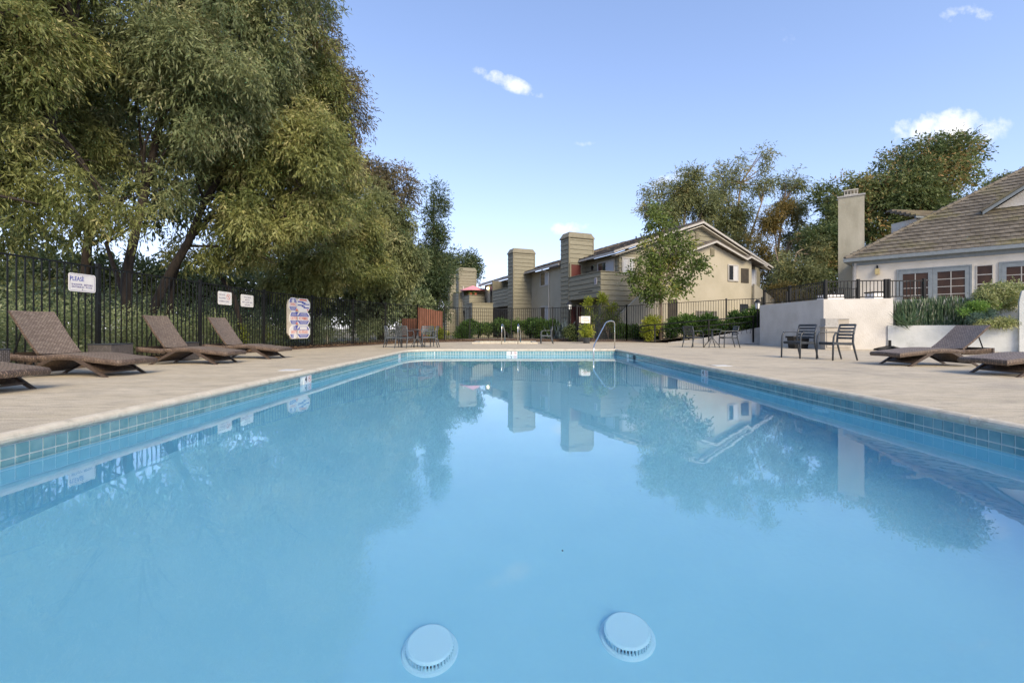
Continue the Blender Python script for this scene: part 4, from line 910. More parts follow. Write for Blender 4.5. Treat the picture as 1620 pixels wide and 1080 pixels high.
# lanterns on posts
for lb, (px, py, Y) in (('black post lantern in front of the balcony post', (901, 478, 27.0)), ('black post lantern beside the end of the white wall', (1198.6, 475, 22.6))):
    x, y, z = P(px, py, Y); t = thing('post_lantern', lb, 'lantern', (x, Y, 0))
    MB().tube([(x, Y, 0), (x, Y, z-.42)], .05, 8).build('post', M['black_paint'], t); MB().disc(x, Y, .10, z-.42, z-.12, 6, .14).build('lamp_glass', M['frost'], t)
    m_ = MB().disc(x, Y, .2, z-.12, z+.04, 6, .05).disc(x, Y, .13, z-.45, z-.42, 6)
    for k in range(6): a = math.pi/3*k; m_.tube([(x+.11*math.cos(a), Y+.11*math.sin(a), z-.42), (x+.15*math.cos(a), Y+.15*math.sin(a), z-.12)], .014, 4)
    m_.build('lamp_frame', M['black_paint'], t)

# ------------------------------------------------------------------ clubhouse on the terrace
CF = Frame(19.2, 25.65, .712, -.702)                        # u along the front wall, v into the house
ch = thing('clubhouse', 'cream clubhouse with a brown tiled hip roof and blue-grey door frames', 'house', (19.2, 25.65, 1.8))
C_ = lambda: MB(CF)
ZE = 4.62
C_().box(0, 16, 0, .25, 1.75, ZE).build('front_wall', M['stucco_cream'], ch); C_().box(0, .25, .25, 14, 1.75, ZE).build('side_wall', M['stucco_cream'], ch)
C_().box(-.38, 16.5, -.38, -.28, ZE-.13, ZE+.08).box(-.38, -.28, -.28, 14, ZE-.13, ZE+.08).build('gutter', M['trim_blue'], ch)
C_().box(-.30, 16.5, -.30, 0, ZE-.14, ZE-.10).box(-.30, 0, 0, 14, ZE-.14, ZE-.10).build('soffit', M['trim_blue'], ch)
C_().box(-.02, 16, -.06, -.005, ZE-.34, ZE-.14).build('frieze', M['trim_blue'], ch)
C_().box(.08, .18, -.12, -.03, 1.9, ZE-.2).build('downspout', M['trim_white'], ch)
SL_ = .707
rf = bpy.data.objects.new('hip_roof', None); COL.objects.link(rf); rf.parent = ch; rf.location = Vector(CF(-.45, -.45, ZE))-ch.location
EAV = -.30; TOP = 8.5; ZR = ZE+.04
m_ = C_(); m_.face([(EAV, EAV, ZR), (17, EAV, ZR), (17, TOP, ZR+(TOP-EAV)*SL_), (TOP, TOP, ZR+(TOP-EAV)*SL_)]); m_.face([(EAV, EAV, ZR), (TOP, TOP, ZR+(TOP-EAV)*SL_), (TOP, 16, ZR+(TOP-EAV)*SL_), (EAV, 16, ZR)])
m_.build('roof_deck', M['shingle'], rf)
# concrete roof tiles in courses; the nearest ones are parts
sl = math.hypot(1, SL_); cl_ = .40; wtile = .335; rn = random.Random(11)
tm = MB(); tm.v = [(0, 0, .005), (1, 0, .005), (1, 1, 0), (0, 1, 0), (0, 0, .075), (.5, 0, .088), (1, 0, .075), (1, 1, .02), (.5, 1, .03), (0, 1, .02)]
tm.f = [(0, 3, 2, 1), (4, 5, 8, 9), (5, 6, 7, 8), (0, 1, 6, 5, 4), (1, 2, 7, 6), (3, 0, 4, 9), (2, 3, 9, 8, 7)]
tb = tm.build('roof_tile', M['roof_tile'], None); tme = tb.data; bpy.data.objects.remove(tb)
rest = MB(); cnt = 0; th_ = math.atan(SL_); ang = math.atan2(CF.u[1], CF.u[0])
from mathutils import Matrix
Rm = Matrix.Rotation(ang, 4, 'Z') @ Matrix.Rotation(th_, 4, 'X')
for row in range(26):
    v0 = EAV-.05+row*cl_/sl; z0 = ZR+(v0-EAV)*SL_; u = max(EAV-.05, v0)+(.0 if row % 2 else wtile/2)*0-rn.uniform(0, .02)
    st_u = (math.floor(max(EAV, v0)/wtile)+(.5 if row % 2 else 0))*wtile
    u = st_u
    while u < 11.5:
        if u+wtile > v0:
            uu = max(u, v0-.02); wv = u+wtile-uu-.006
            if wv > .06 and not (u > 5.6+.0*row and v0 > 2.95 and u < 12 and v0 < 5.2 and (u-5.6) > (v0-2.95)*.0 and u > 5.75+max(0, (v0-3.1))*1.15):
                mt = Matrix.Translation(Vector(CF(uu, v0, z0+rn.uniform(0, .006)))) @ Rm @ Matrix.Diagonal((wv, cl_+.05, 1, 1))
                if cnt < 290 and uu < 7.4:
                    o = bpy.data.objects.new('roof_tile', tme); COL.objects.link(o); o.parent = rf
                    o.matrix_local = Matrix.Translation(-wloc(rf)) @ mt; cnt += 1
                else:
                    b = len(rest.v); rest.v += [tuple(mt @ Vector(q)) for q in tm.v]; rest.f += [tuple(b+i for i in f) for f in tm.f]
        u += wtile
# hip ridge caps
h = 0
while h < 8.4:
    a = CF(h+EAV, h+EAV, ZR+h*SL_+.03); b = CF(h+.33+EAV, h+.33+EAV, ZR+(h+.33)*SL_+.02)
    rest.tube([a, b], [.13, .11], 6); h += .27
tag(rest.build('roof_tiles', M['roof_tile'], rf), kind='stuff')
# gable dormer on the front slope
dm = bpy.data.objects.new('gable_dormer', None); COL.objects.link(dm); dm.parent = ch; dm.location = Vector(CF(5.6, 2.85, 6.6))-ch.location
U0, UM, U1, VG, ZG = 5.62, 7.9, 10.2, 2.9, 6.72
pk = ZG+.35+(UM-U0)*.72
C_().prism([(U0, ZG-.1), (U1, ZG-.1), (U1, ZG+.3), (UM, pk), (U0, ZG+.3)], VG, VG+.2).build('gable_wall', M['stucco_white'], dm)
for sgn in (1, -1):
    w_ = lambda d: UM-sgn*d
    C_().prism([(w_(0), pk+.16), (w_(2.75), pk+.16-2.75*.72), (w_(2.75), pk-.02-2.75*.72), (w_(0), pk-.02)][::sgn], VG-.42, VG-.33).build('rake_board', M['trim_blue'], dm)
    C_().prism([(w_(0), pk+.30), (w_(2.8), pk+.30-2.8*.72), (w_(2.8), pk+.17-2.8*.72), (w_(0), pk+.17)][::sgn], VG-.5, VG+4).build('dormer_roof', M['roof_tile'], dm)
C_().box(7.0, 7.3, VG-.03, VG, 7.15, 7.5).build('vent', M['trim_white'], dm)
# small dormer behind the hip
dm = bpy.data.objects.new('rear_dormer', None); COL.objects.link(dm); dm.parent = ch; q = CF(.6, 5.6, 0); dm.location = Vector((q[0], q[1], 7))-ch.location
D0 = Frame(24.35, 27.4, 1, .12)
MB(D0).box(0, 2.6, 0, 1.6, 6.3, 7.40).build('dormer_wall', M['stucco_white'], dm); MB(D0).box(-.25, 2.8, -.2, -.1, 7.38, 7.5).build('gutter', M['trim_blue'], dm)
rr = MB(D0)
for k in range(6): rr.prism([(-.28, 7.5+.13*k), (2.8, 7.5+.13*k), (2.8, 7.61+.13*k), (-.28, 7.61+.13*k)], -.22+.3*k, .2+.3*k)
rr.build('dormer_roof', M['roof_tile'], dm)
# doors and windows
def french(u0, u1, z0, z1, cols=2, rows=4):
    e = bpy.data.objects.new('french_door', None); COL.objects.link(e); e.parent = ch; e.location = Vector(CF(u0, 0, z0))-ch.location
    fr = C_(); fr.box(u0-.07, u0, -.06, 0, z0, z1+.07).box(u1, u1+.07, -.06, 0, z0, z1+.07).box(u0, u1, -.06, 0, z1, z1+.07); fr.build('door_frame', M['trim_blue'], e)
    mid = (u0+u1)/2
    for a, b in ((u0+.005, mid-.005), (mid+.005, u1-.005)):
        l_ = C_(); st = .17; l_.box(a, a+st, -.045, 0, z0, z1-.01).box(b-st, b, -.045, 0, z0, z1-.01).box(a+st, b-st, -.045, 0, z1-.19, z1-.01).box(a+st, b-st, -.045, 0, z0, z0+.3); l_.build('door_leaf', M['trim_blue'], e)
        C_().box(a+st, b-st, -.018, 0, z0+.3, z1-.19).build('glass', M['glass_brown'], e)
        mu = C_(); 
        for k in range(1, cols): x = a+st+(b-a-2*st)*k/cols; mu.box(x-.018, x+.018, -.034, -.019, z0+.3, z1-.19)
        for k in range(1, rows): zz = z0+.3+(z1-z0-.49)*k/rows; mu.box(a+st, b-st, -.036, -.02, zz-.016, zz+.016)
        mu.build('muntins', M['trim_white'], e)
def upx(px):
    """u on the clubhouse front wall seen at image column px"""
    k = (px-810)/720; return (k*25.65-19.2)/(.712+k*.702)
zd = 3.83
french(upx(1421.4), upx(1534.5), 1.82, zd); french(upx(1583.5), upx(1583.5)+2.6, 1.82, zd+.02)
u0, u1 = upx(1546), upx(1569.6)
e = bpy.data.objects.new('side_window', None); COL.objects.link(e); e.parent = ch; e.location = Vector(CF(u0, 0, 2.6))-ch.location
f_ = C_(); f_.box(u0-.035, u0, -.04, 0, 2.0, zd).box(u1, u1+.035, -.04, 0, 2.0, zd).box(u0, u1, -.04, 0, zd-.035, zd).box(u0, u1, -.04, 0, 2.0, 2.04)
for k in (1, 2, 3): zz = 2.0+(zd-2.0)*k/4; f_.box(u0, u1, -.035, -.018, zz-.02, zz+.02)
f_.build('frame', M['trim_white'], e); C_().box(u0, u1, -.016, 0, 2.04, zd-.035).build('glass', M['glass_brown'], e)
u0 = upx(1385); C_().box(u0, u0+.18, -.2, -.03, 3.72, 4.02).build('wall_lantern', M['brass'], ch); C_().box(u0+.05, u0+.12, -.12, 0, 4.02, 4.2).build('lantern_arm', M['black_paint'], ch)
# tall stucco chimney
k0 = thing('clubhouse_chimney', 'tall plain stucco chimney with metal cap at the clubhouse corner', 'chimney', (20.0, 27.4, 1.8))
KF = Frame(*P(1326, 0, 27.8)[:2], .80, -.60); wdt = 1.27
zt = P(0, 307.5, 27.3)[2]
MB(KF).box(0, wdt, 0, 1.0, 1.7, zt-.09).build('shaft', M['stucco_chimney'], k0); MB(KF).box(-.05, wdt+.05, -.05, 1.05, zt-.09, zt).build('crown', M['cab_grey'], k0)
c_ = MB(KF).box(.3, .96, .1, .9, zt, zt+.08).box(.27, .99, .06, .94, zt+.30, zt+.35)
for a in range(5): c_.box(.3+.155*a, .33+.155*a, .1, .14, zt+.08, zt+.30)
c_.build('metal_cap', M['trim_cream'], k0)

# ------------------------------------------------------------------ furniture
def grid_mesh(name, rows, m, parent, closed=False, uvs=None):
    """rows: list of lists of points (same length); quads with UVs in metres"""
    nr, nc = len(rows), len(rows[0]); V = [p for r in rows for p in r]; F = []
    for i in range(nr-1):
        for j in range(nc-1): F.append((i*nc+j, (i+1)*nc+j, (i+1)*nc+j+1, i*nc+j+1))
    o = raw(name, V, F, m, parent, True); me = o.data; uvl = me.uv_layers.new(name='UVMap')
    U = [[0.0]*nc for _ in range(nr)]; Vv = [[0.0]*nc for _ in range(nr)]
    for i in range(nr):
        for j in range(nc):
            if i: U[i][j] = U[i-1][j]+(Vector(rows[i][j])-Vector(rows[i-1][j])).length
            if j: Vv[i][j] = Vv[i][j-1]+(Vector(rows[i][j])-Vector(rows[i][j-1])).length
    flat = []
    for i in range(nr-1):
        for j in range(nc-1):
            for (a, b) in ((i, j), (i+1, j), (i+1, j+1), (i, j+1)): flat += [Vv[a][b], U[a][b]]
    uvl.data.foreach_set('uv', flat); return o
def slab(name, prof, half, th, m, mside, parent, bow=.0, crown=.012):
    """woven panel: profile (x,z) along its length, width 2*half, thickness th, sides as a child"""
    nc = 9; top = []; 
    def yy(j): return -half+2*half*j/(nc-1)
    n = len(prof)
    def pt(i, j, dz=0):
        x, z = prof[i]; f = 1-(2*j/(nc-1)-1)**2; bx = -bow*f*max(0, 1-i/3) ; return (x+bx, yy(j), z+dz+crown*f)
    rows = [[pt(i, j) for j in range(nc)] for i in range(n)]
    o = grid_mesh(name, rows, m, parent)
    # side skirts: walk round the edge
    edge = [(0, j) for j in range(nc)]+[(i, nc-1) for i in range(1, n)]+[(n-1, j) for j in range(nc-2, -1, -1)]+[(i, 0) for i in range(n-2, -1, -1)]
    ti = [Vector(pt(i, j)) for i, j in edge]; norm = []
    rows = []
    for k in range(6):
        a = k/5; off = .014*math.sin(math.pi*a)
        r = []
        for (i, j), p in zip(edge, ti):
            ox = (-1 if i == 0 else 1 if i == n-1 else 0); oy = (-1 if j == 0 else 1 if j == nc-1 else 0)
            r.append((p.x+ox*off, p.y+oy*off, p.z-th*a))
        rows.append(r)
    grid_mesh(name+'_edge', [list(c) for c in zip(*rows)], mside, parent)
    grid_mesh(name+'_underside', [[pt(i, j, -th) for j in range(nc)] for i in range(n)], mside, parent)
    return o
def sm(p, n=18):
    """smooth curve through profile points"""
    P_ = [Vector((a, 0, b)) for a, b in p]; res = []
    for i in range(len(P_)-1):
        p0, p1, p2, p3 = P_[max(0, i-1)], P_[i], P_[i+1], P_[min(len(P_)-1, i+2)]; k = max(2, n//(len(P_)-1))
        for t in range(k):
            t = t/k; q = .5*((2*p1)+(-p0+p2)*t+(2*p0-5*p1+4*p2-p3)*t*t+(-p0+3*p1-3*p2+p3)*t**3); res.append((q.x, q.z))
    res.append(p[-1]); return res
def make_lounger(label, back_dx, back_dz):
    t = thing('sun_lounger', label, 'sun lounger'); hw = .38
    slab('seat', sm([(0, .262), (.18, .288), (.40, .312), (.65, .345), (.88, .358), (1.08, .347), (1.24, .335)], 24), hw, .085, M['wicker'], M['wicker_side'], t, bow=.05)
    # open rear frame: side rails and end rail in weave
    for s in (-1, 1):
        pr = sm([(1.24, .335), (1.42, .335), (1.6, .35), (1.80, .372)], 9); y0, y1 = (hw-.06, hw) if s > 0 else (-hw, -hw+.06)
        rows = []
        for x, z in pr: rows.append([(x, y0, z), (x, y1, z), (x, y1+.01*s*0, z-.05), (x, y1, z-.10), (x, y0, z-.10), (x, y0, z)])
        grid_mesh('rear_rail', rows, M['wicker_side'], t)
    MB().box(1.78, 1.84, -hw, hw, .27, .372).build('end_rail', M['dark_leg'], t); MB().box(1.5, 1.53, -hw+.06, hw-.06, .29, .32).box(1.25, 1.29, -hw+.06, hw-.06, .26, .31).build('cross_rail', M['dark_leg'], t)
    # backrest
    bx, bz = 1.25, .36; L1 = math.hypot(back_dx, back_dz); nx, nz = -back_dz/L1, back_dx/L1
    pr = sm([(bx, bz), (bx+back_dx*.33-nx*.012, bz+back_dz*.33-nz*.012), (bx+back_dx*.7-nx*.006, bz+back_dz*.7-nz*.006), (bx+back_dx, bz+back_dz)], 15)
    nc = 9; front = []; 
    for x, z in pr: front.append([(x+nx*(-.014)*(1-(2*j/(nc-1)-1)**2), -hw+.035+(2*hw-.07)*j/(nc-1), z-.014*nz*(1-(2*j/(nc-1)-1)**2)) for j in range(nc)])
    grid_mesh('backrest', front, M['wicker'], t)
    th = .035; back = [[(x-nx*th, y, z-nz*th) for x, y, z in r] for r in front]; grid_mesh('backrest_rear', back, M['wicker_side'], t)
    ring = [front[0][j] for j in range(nc)]+[r[-1] for r in front[1:]]+[front[-1][j] for j in range(nc-2, -1, -1)]+[r[0] for r in front[::-1][1:]]
    ringb = [back[0][j] for j in range(nc)]+[r[-1] for r in back[1:]]+[back[-1][j] for j in range(nc-2, -1, -1)]+[r[0] for r in back[::-1][1:]]
    grid_mesh('backrest_edge', [[a, b] for a, b in zip(ring, ringb)], M['wicker_side'], t)
    for s in (-1, 1):
        MB().tube([(bx+back_dx*.62, s*(hw-.06), bz+back_dz*.62-.03), (1.70, s*(hw-.08), .335)], .011, 6).build('support_strut', M['black_paint'], t)
    # splayed legs joined by woven panels
    for (xt, xb) in ((.60, .17), (1.10, 1.58)):
        for s in (-1, 1):
            F = Frame(0, 0, 1, 0); d = .045 if xb < xt else -.045
            MB().prism([(xt, .29), (xt+.09*(1 if xb < xt else -1), .27), (xb+.055*(1 if xb < xt else -1), .0), (xb-.01*(1 if xb < xt else -1), .0)], s*(hw-.015)-.018, s*(hw-.015)+.018).build('leg', M['dark_leg'], t)
        sg = 1 if xb < xt else -1
        rows = [[(xt+.05*sg, -hw+.02, .28), (xt+.05*sg, hw-.02, .28)], [(xt+(xb-xt)*.75+.04*sg, -hw+.02, .075), (xt+(xb-xt)*.75+.04*sg, hw-.02, .075)]]
        grid_mesh('leg_panel', rows, M['wicker_side'], t)
        MB().box(min(xt+(xb-xt)*.75, xt+(xb-xt)*.75+.05*sg), max(xt+(xb-xt)*.75, xt+(xb-xt)*.75+.05*sg), -hw+.02, hw-.02, .055, .085).build('leg_bar', M['dark_leg'], t)
    return t
lg = make_lounger('nearest whole brown woven lounger on the left, steep backrest below the PLEASE sign', .46, .68)
lg.location = (-6.08, 7.40, 0); lg.rotation_euler = (0, 0, R(180)); lg['group'] = 'woven loungers along the left fence'
G1 = 'woven loungers along the left fence'
copy_tree(lg, (-6.02, 9.92, 0), R(181.5), 'middle of the three whole brown loungers by the left fence')
copy_tree(lg, (-5.80, 11.62, 0), R(181), 'farthest brown woven lounger by the left fence, nearest the sign board')
copy_tree(lg, (-5.82, 5.34, 0), R(179), 'brown lounger cut off by the left edge of the picture, only its foot end showing')
lr = make_lounger('dark brown woven lounger with lower backrest in front of the planter wall', .53, .47)
lr.location = (7.70, 9.40, 0); lr.rotation_euler = (0, 0, R(-1)); lr['group'] = 'woven loungers on the right deck'
copy_tree(lr, (7.66, 7.42, 0), R(0), 'dark brown lounger cut off by the right edge of the picture')
def side_table(label, x, y, wx, wy, h):
    t = thing('side_table', label, 'side table', (x, y, 0), 'woven side tables')
    ring = [(-wx, -wy), (wx, -wy), (wx, wy), (-wx, wy), (-wx, -wy)]
    rows = [[(x+a, y+b, h-.02-(h-.04)*k/8) for k in range(9)] for a, b in ring]
    o = grid_mesh('woven_sides', rows, M['wicker_grey'], t); o.data.shade_flat()
    bevel(MB().box(x-wx-.01, x+wx+.01, y-wy-.01, y+wy+.01, h-.02, h).build('top', M['charcoal'], t), .006); return t
side_table('square dark woven side table between the two nearest left loungers', -7.93, 9.0, .23, .25, .46)
side_table('square woven side table at the left picture edge behind the near lounger', -7.62, 6.45, .23, .25, .46)
side_table('square dark woven side table half hidden behind the middle left lounger', -7.9, 10.95, .22, .22, .43)

def make_chair(m, label):
    t = thing('patio_armchair', label, 'chair')      # faces local +X
    hw = .27
    # seat
    st = MB(); 
    for k in range(7): y = -.225+.066*k; st.prism([(-.20, .415), (-.02, .425), (.22, .435), (.245, .425), (.245, .405), (-.02, .40), (-.20, .39)], y, y+.058)
    st.box(-.22, .235, -.245, -.225, .37, .425).box(-.22, .235, .235, .255, .37, .425).box(.20, .235, -.225, .235, .36, .40).box(-.22, -.19, -.225, .235, .36, .40)
    st.build('seat', m, t)
    for s in (-1, 1):
        MB().tube([(.27, s*hw, 0), (.262, s*hw, .25), (.255, s*hw, .45), (.245, s*hw, .56), (.21, s*hw, .635), (.15, s*hw, .66)], [.019, .021, .021, .02, .02, .02], 8).build('front_leg', m, t, True)
        MB().tube([(-.345, s*(hw-.02), 0), (-.285, s*(hw-.02), .22), (-.235, s*(hw-.02), .42), (-.245, s*(hw-.02), .60), (-.31, s*(hw-.025), .86)], [.018, .022, .024, .022, .018], 8).build('rear_leg', m, t, True)
        bevel(MB().box(-.255, .20, s*hw-.026, s*hw+.026, .65, .675).build('armrest', m, t), .008)
    for k in range(5):
        z = .50+.078*k; x = -.238-(max(0, z-.5))*.19; r = MB(); n = 6; z1 = z+(.05 if k < 4 else .058)
        for i in range(n):
            y0 = -.235+.47*i/n; y1 = -.235+.47*(i+1)/n; c0 = -.035*(1-(2*i/n-1)**2); c1 = -.035*(1-(2*(i+1)/n-1)**2)
            r.face([(x+c0+.008, y0, z), (x+c1+.008, y1, z), (x+c1-.004, y1, z1), (x+c0-.004, y0, z1)]); r.face([(x+c1-.008, y1, z), (x+c0-.008, y0, z), (x+c0-.02, y0, z1), (x+c1-.02, y1, z1)])
            r.face([(x+c0-.004, y0, z1), (x+c1-.004, y1, z1), (x+c1-.02, y1, z1), (x+c0-.02, y0, z1)]); r.face([(x+c0-.008, y0, z), (x+c1-.008, y1, z), (x+c1+.008, y1, z), (x+c0+.008, y0, z)])
        r.build('back_slat', m, t)
    return t
c0 = make_chair(M['charcoal'], 'left of the two close charcoal armchairs, in front of the black bin'); c0.location = (7.40, 11.75, 0); c0.rotation_euler = (0, 0, R(197)); c0['group'] = 'charcoal patio armchairs'
copy_tree(c0, (7.83, 11.02, 0), R(182), 'right of the two close charcoal armchairs, in front of the beige cabinet')
copy_tree(c0, (7.35, 18.45, 0), R(25), 'charcoal armchair left of the small far right table')
copy_tree(c0, (8.66, 18.2, 0), R(175), 'charcoal armchair right of the small far right table')
g0 = make_chair(M['grey_resin'], 'grey armchair on the left side of the far left table, back in profile'); g0.location = (-4.82, 18.45, 0); g0.rotation_euler = (0, 0, R(5)); g0['group'] = 'grey patio armchairs'
copy_tree(g0, (-4.24, 18.0, 0), R(75), 'grey armchair with its back to the pool at the far left table')
copy_tree(g0, (-3.6, 19.0, 0), R(265), 'grey armchair behind the far left table, by the fence side')
copy_tree(g0, (-3.33, 18.5, 0), R(180), 'grey armchair on the right side of the far left table, before the red planks')
copy_tree(g0, (1.72, 22.9, 0), R(180), 'lone grey armchair in profile beside the spa')
def bistro(label, x, y, r, m, h=.73):
    t = thing('bistro_table', label, 'table', (x, y, 0))
    bevel(MB().disc(x, y, r, h-.022, h, 40).build('table_top', m, t), .005)
    MB().disc(x, y, .05, .33, h-.022, 12, .04).build('column', m, t)
    for k in range(4):
        a = R(45+90*k); c, s = math.cos(a), math.sin(a)
        MB().tube([(x+.02*c, y+.02*s, .60), (x+.05*c, y+.05*s, .36), (x+.16*c, y+.16*s, .22), (x+.27*c, y+.27*s, .10), (x+.31*c, y+.31*s, .0)], .016, 7).build('leg', m, t, True)
    return t
bistro('round grey table among the four chairs at the far left', -3.85, 18.55, .42, M['grey_resin']); bistro('small round charcoal table between two chairs at the far right', 8.02, 18.25, .36, M['charcoal'])
# potted shrub
x, y = 3.86, 23.6; t = thing('potted_shrub', 'rounded lime green shrub in a dark pot before the far fence', 'potted plant', (x, y, 0))
MB().disc(x, y, .17, 0, .05, 20, .2).disc(x, y, .15, .05, .30, 20, .2).build('pot', M['charcoal'], t); MB().tube([(x, y, .25), (x+.03, y, .5)], .025, 6).build('stem', M['bark_pale'], t)
foliage('foliage', [(x, y, .62, .36, .34, .30)], 420, LM['lime'], t, sub=26, sub_r=.42, spray=5, SL=.13, leaf=.075, ratio=.42, droop=0, shell=.5)

# ------------------------------------------------------------------ planting on the right
def soil_pt(F, u, v, z): return F(u, v, z)
F = Frame(13.72, 16.30, 16.35-13.72, 14.55-16.30)
n = 1500; u = rng.random(n)*2.25+.12; v = .28+rng.random(n)*.6
base = np.array([F(a, b, .80) for a, b in zip(u, v)]); hgt = .68+.5*rng.random(n)*(1-.25*np.abs(u-1.2)/1.2)
dirs = unit(np.stack([rng.normal(size=n)*.09, rng.normal(size=n)*.09, np.ones(n)], 1))
k = 5; pos = np.concatenate([base+dirs*(hgt*j/k)[:, None] for j in range(k)]); dd = unit(np.concatenate([dirs+rng.normal(size=(n, 3))*.02 for _ in range(k)])); hh = np.concatenate([hgt/k*1.12]*k)
tint = np.concatenate([np.clip(rng.random(n)**1.6, 0, 1)]*k)
tag(leaf_mesh('horsetail_reeds', pos, dd, hh, np.full(n*k, .022), tint, LM['reed'], None), 'dense dark green upright reeds filling the planter behind the right lounger', None, None, 'stuff')
t = thing('spiky_plant', 'thin drooping dark blades at the left end of the reed bed', 'plant', (13.9, 16.1, .8)); n = 46
a = rng.random(n)*2*math.pi; dirs = unit(np.stack([np.cos(a)*.7-.25, np.sin(a)*.5-.3, np.full(n, .9)*rng.random(n)+.1], 1)); base = np.tile(np.array([[13.95, 16.08, .82]]), (n, 1))+rng.normal(size=(n, 3))*.06
leaf_mesh('blades', base, dirs, .55+.35*rng.random(n), np.full(n, .03), rng.random(n)*.4, LM['reed'], t)
def bush(name, label, blobs, ns, lm, cat='bush', base=None, stem=True, **kw):
    b = base or (blobs[0][0], blobs[0][1], 0); t = thing(name, label, cat, b)
    foliage('foliage', blobs, ns, LM[lm], t, **kw)
    return t
bush('variegated_bush', 'big pale yellow-green variegated bush spilling over the upper wall', [BL(1578, 469, 15.4, 32, 22, .5), BL(1562, 478, 15.2, 17, 16, .3), BL(1598, 463, 15.3, 18, 16, .4)], 3600, 'variegated', sub=70, sub_r=.34, spray=5, SL=.12, leaf=.055, ratio=.5, droop=.3, shell=.6)
bush('succulent_clump', 'bright green domed succulent between the reeds and the variegated bush', [BL(1545, 487, 15.1, 14, 7, .25), BL(1526, 494, 15.1, 9, 5, .2), BL(1560, 485, 15.1, 12, 6, .22)], 1300, 'succulent', sub=34, sub_r=.45, spray=4, SL=.07, leaf=.045, ratio=.5, droop=-.3, shell=.3)
bush('succulent_clump', 'blue-green spurge clump above the planter rim', [BL(1545, 504, 14.95, 13, 7, .2), BL(1562, 498, 15.0, 9, 6, .2)], 800, 'bluegreen', sub=24, sub_r=.4, spray=5, SL=.10, leaf=.05, ratio=.3, droop=-.4, shell=.3)
bush('creeping_plant', 'pale creeping plant trailing over the planter rim at right', [BL(1560, 509, 14.8, 16, 4, .15), BL(1590, 509, 14.7, 20, 4, .15)], 1000, 'variegated', sub=30, sub_r=.5, spray=5, SL=.1, leaf=.045, ratio=.5, droop=.5, shell=.2)
# ------------------------------------------------------------------ hedges and plants beyond the fences
def hedge(name, label, a, b, wd, z0, z1, ns, lm='hedge', trunks=True):
    t = thing(name, label, 'hedge', (a[0], a[1], 0)); L_ = math.hypot(b[0]-a[0], b[1]-a[1]); k = max(2, int(L_/.7)); bl = []
    for i in range(k):
        f = (i+.5)/k; za = z0[0]+(z0[1]-z0[0])*f; zb = z1[0]+(z1[1]-z1[0])*f
        bl.append((a[0]+(b[0]-a[0])*f, a[1]+(b[1]-a[1])*f, (za+zb)/2+rng.normal()*.03, L_/k*.62, wd, (zb-za)/2))
    foliage('foliage', bl, int(ns*1.35), LM[lm], t, sub=14, sub_r=.5, spray=5, SL=.14, leaf=.09, ratio=.55, droop=-.15, shell=.55)
    if trunks:
        m_ = MB(); rn = random.Random(5)
        for x, y, z, *_ in bl: m_.tube([(x+rn.uniform(-.1, .1), y, 0), (x, y, .3), (x+rn.uniform(-.15, .15), y, z)], [.045, .035, .02], 6)
        tag(m_.build('stems', M['bark'], t), kind='stuff')
    return t
hedge('hedge', 'dark green clipped hedge behind the spa along the far fence', (-3.4, 31.0), (1.6, 30.6), .45, (.45, .4), (1.28, 1.3), 4200)
hedge('hedge', 'rounder dark hedge behind the lone grey chair', (1.4, 29.6), (2.9, 29.3), .5, (.05, .1), (1.25, 1.2), 2200)
hedge('hedge', 'low dark hedge right of the yellow-tipped shrubs', (6.2, 27.4), (8.6, 26.4), .4, (.05, .1), (.95, .95), 2200)
hedge('hedge', 'bright clipped hedge rising above the ramp railing', (8.6, 25.5), (12.9, 23.4), .45, (.25, .7), (1.3, 1.72), 5200)
rn = random.Random(3)
t = thing('agave', 'tall blue-grey spiky agave behind the fence beside the hedge', 'agave', (3.1, 28.6, 0)); n = 90
a = rng.random(n)*2*math.pi; e = rng.random(n)*.7+.05; dirs = unit(np.stack([np.cos(a)*e, np.sin(a)*e, np.ones(n)], 1)); base = np.array([[3.25, 28.9, .1]])+rng.normal(size=(n, 3))*np.array([.3, .2, .05])
leaf_mesh('blades', base, dirs, .9+.5*rng.random(n), np.full(n, .11), rng.random(n), LM['agave'], t)
for i, (px, py, Y, h_, lb) in enumerate(((931, 481, 27.2, 62, 'leaning yellow-tipped shrub behind the gate sign'), (954, 474, 27.6, 58, 'tallest yellow-tipped shrub on thin stems, second from the gate sign'), (968, 487, 27.3, 52, 'rightmost yellow-tipped shrub, shortest of the three'))):
    x, y, z = P(px, py, Y); t = thing('yellow_tipped_shrub', lb, 'shrub', (x, y, 0))
    m_ = MB(); m_.tube([(x+.35, Y, .05), (x+.2, Y, .7), (x, Y, z-.1)], [.03, .025, .012], 6).tube([(x+.3, Y, .05), (x+.35, Y, .8), (x+.25, Y, z-.5)], [.03, .02, .01], 6); tag(m_.build('stems', M['bark_pale'], t), kind='stuff')
    foliage('young_leaves', [(x, y, z+.02, .20, .18, .26)], 150, LM['lime'], t, sub=12, spray=5, SL=.2, leaf=.13, ratio=.3, droop=-.2)
    foliage('lower_leaves', [(x+.14, y, z-.75, .25, .22, .75)], 170, LM['maple'], t, sub=22, spray=5, SL=.25, leaf=.13, ratio=.28, droop=.2)
bush('dark_shrub', 'low dark shrub at the foot of the gate sign', [BL(906, 527, 26.3, 12, 11)], 700, 'euc_dark', sub=16, spray=5, SL=.15, leaf=.08, ratio=.45, droop=0)
bush('spear_leaf_shrub', 'green lily-like clump left of the far hedge', [BL(731, 531, 28.2, 11, 8), BL(745, 531, 28.4, 8, 7)], 700, 'hedge', sub=14, spray=4, SL=.2, leaf=.2, ratio=.13, droop=-.3)
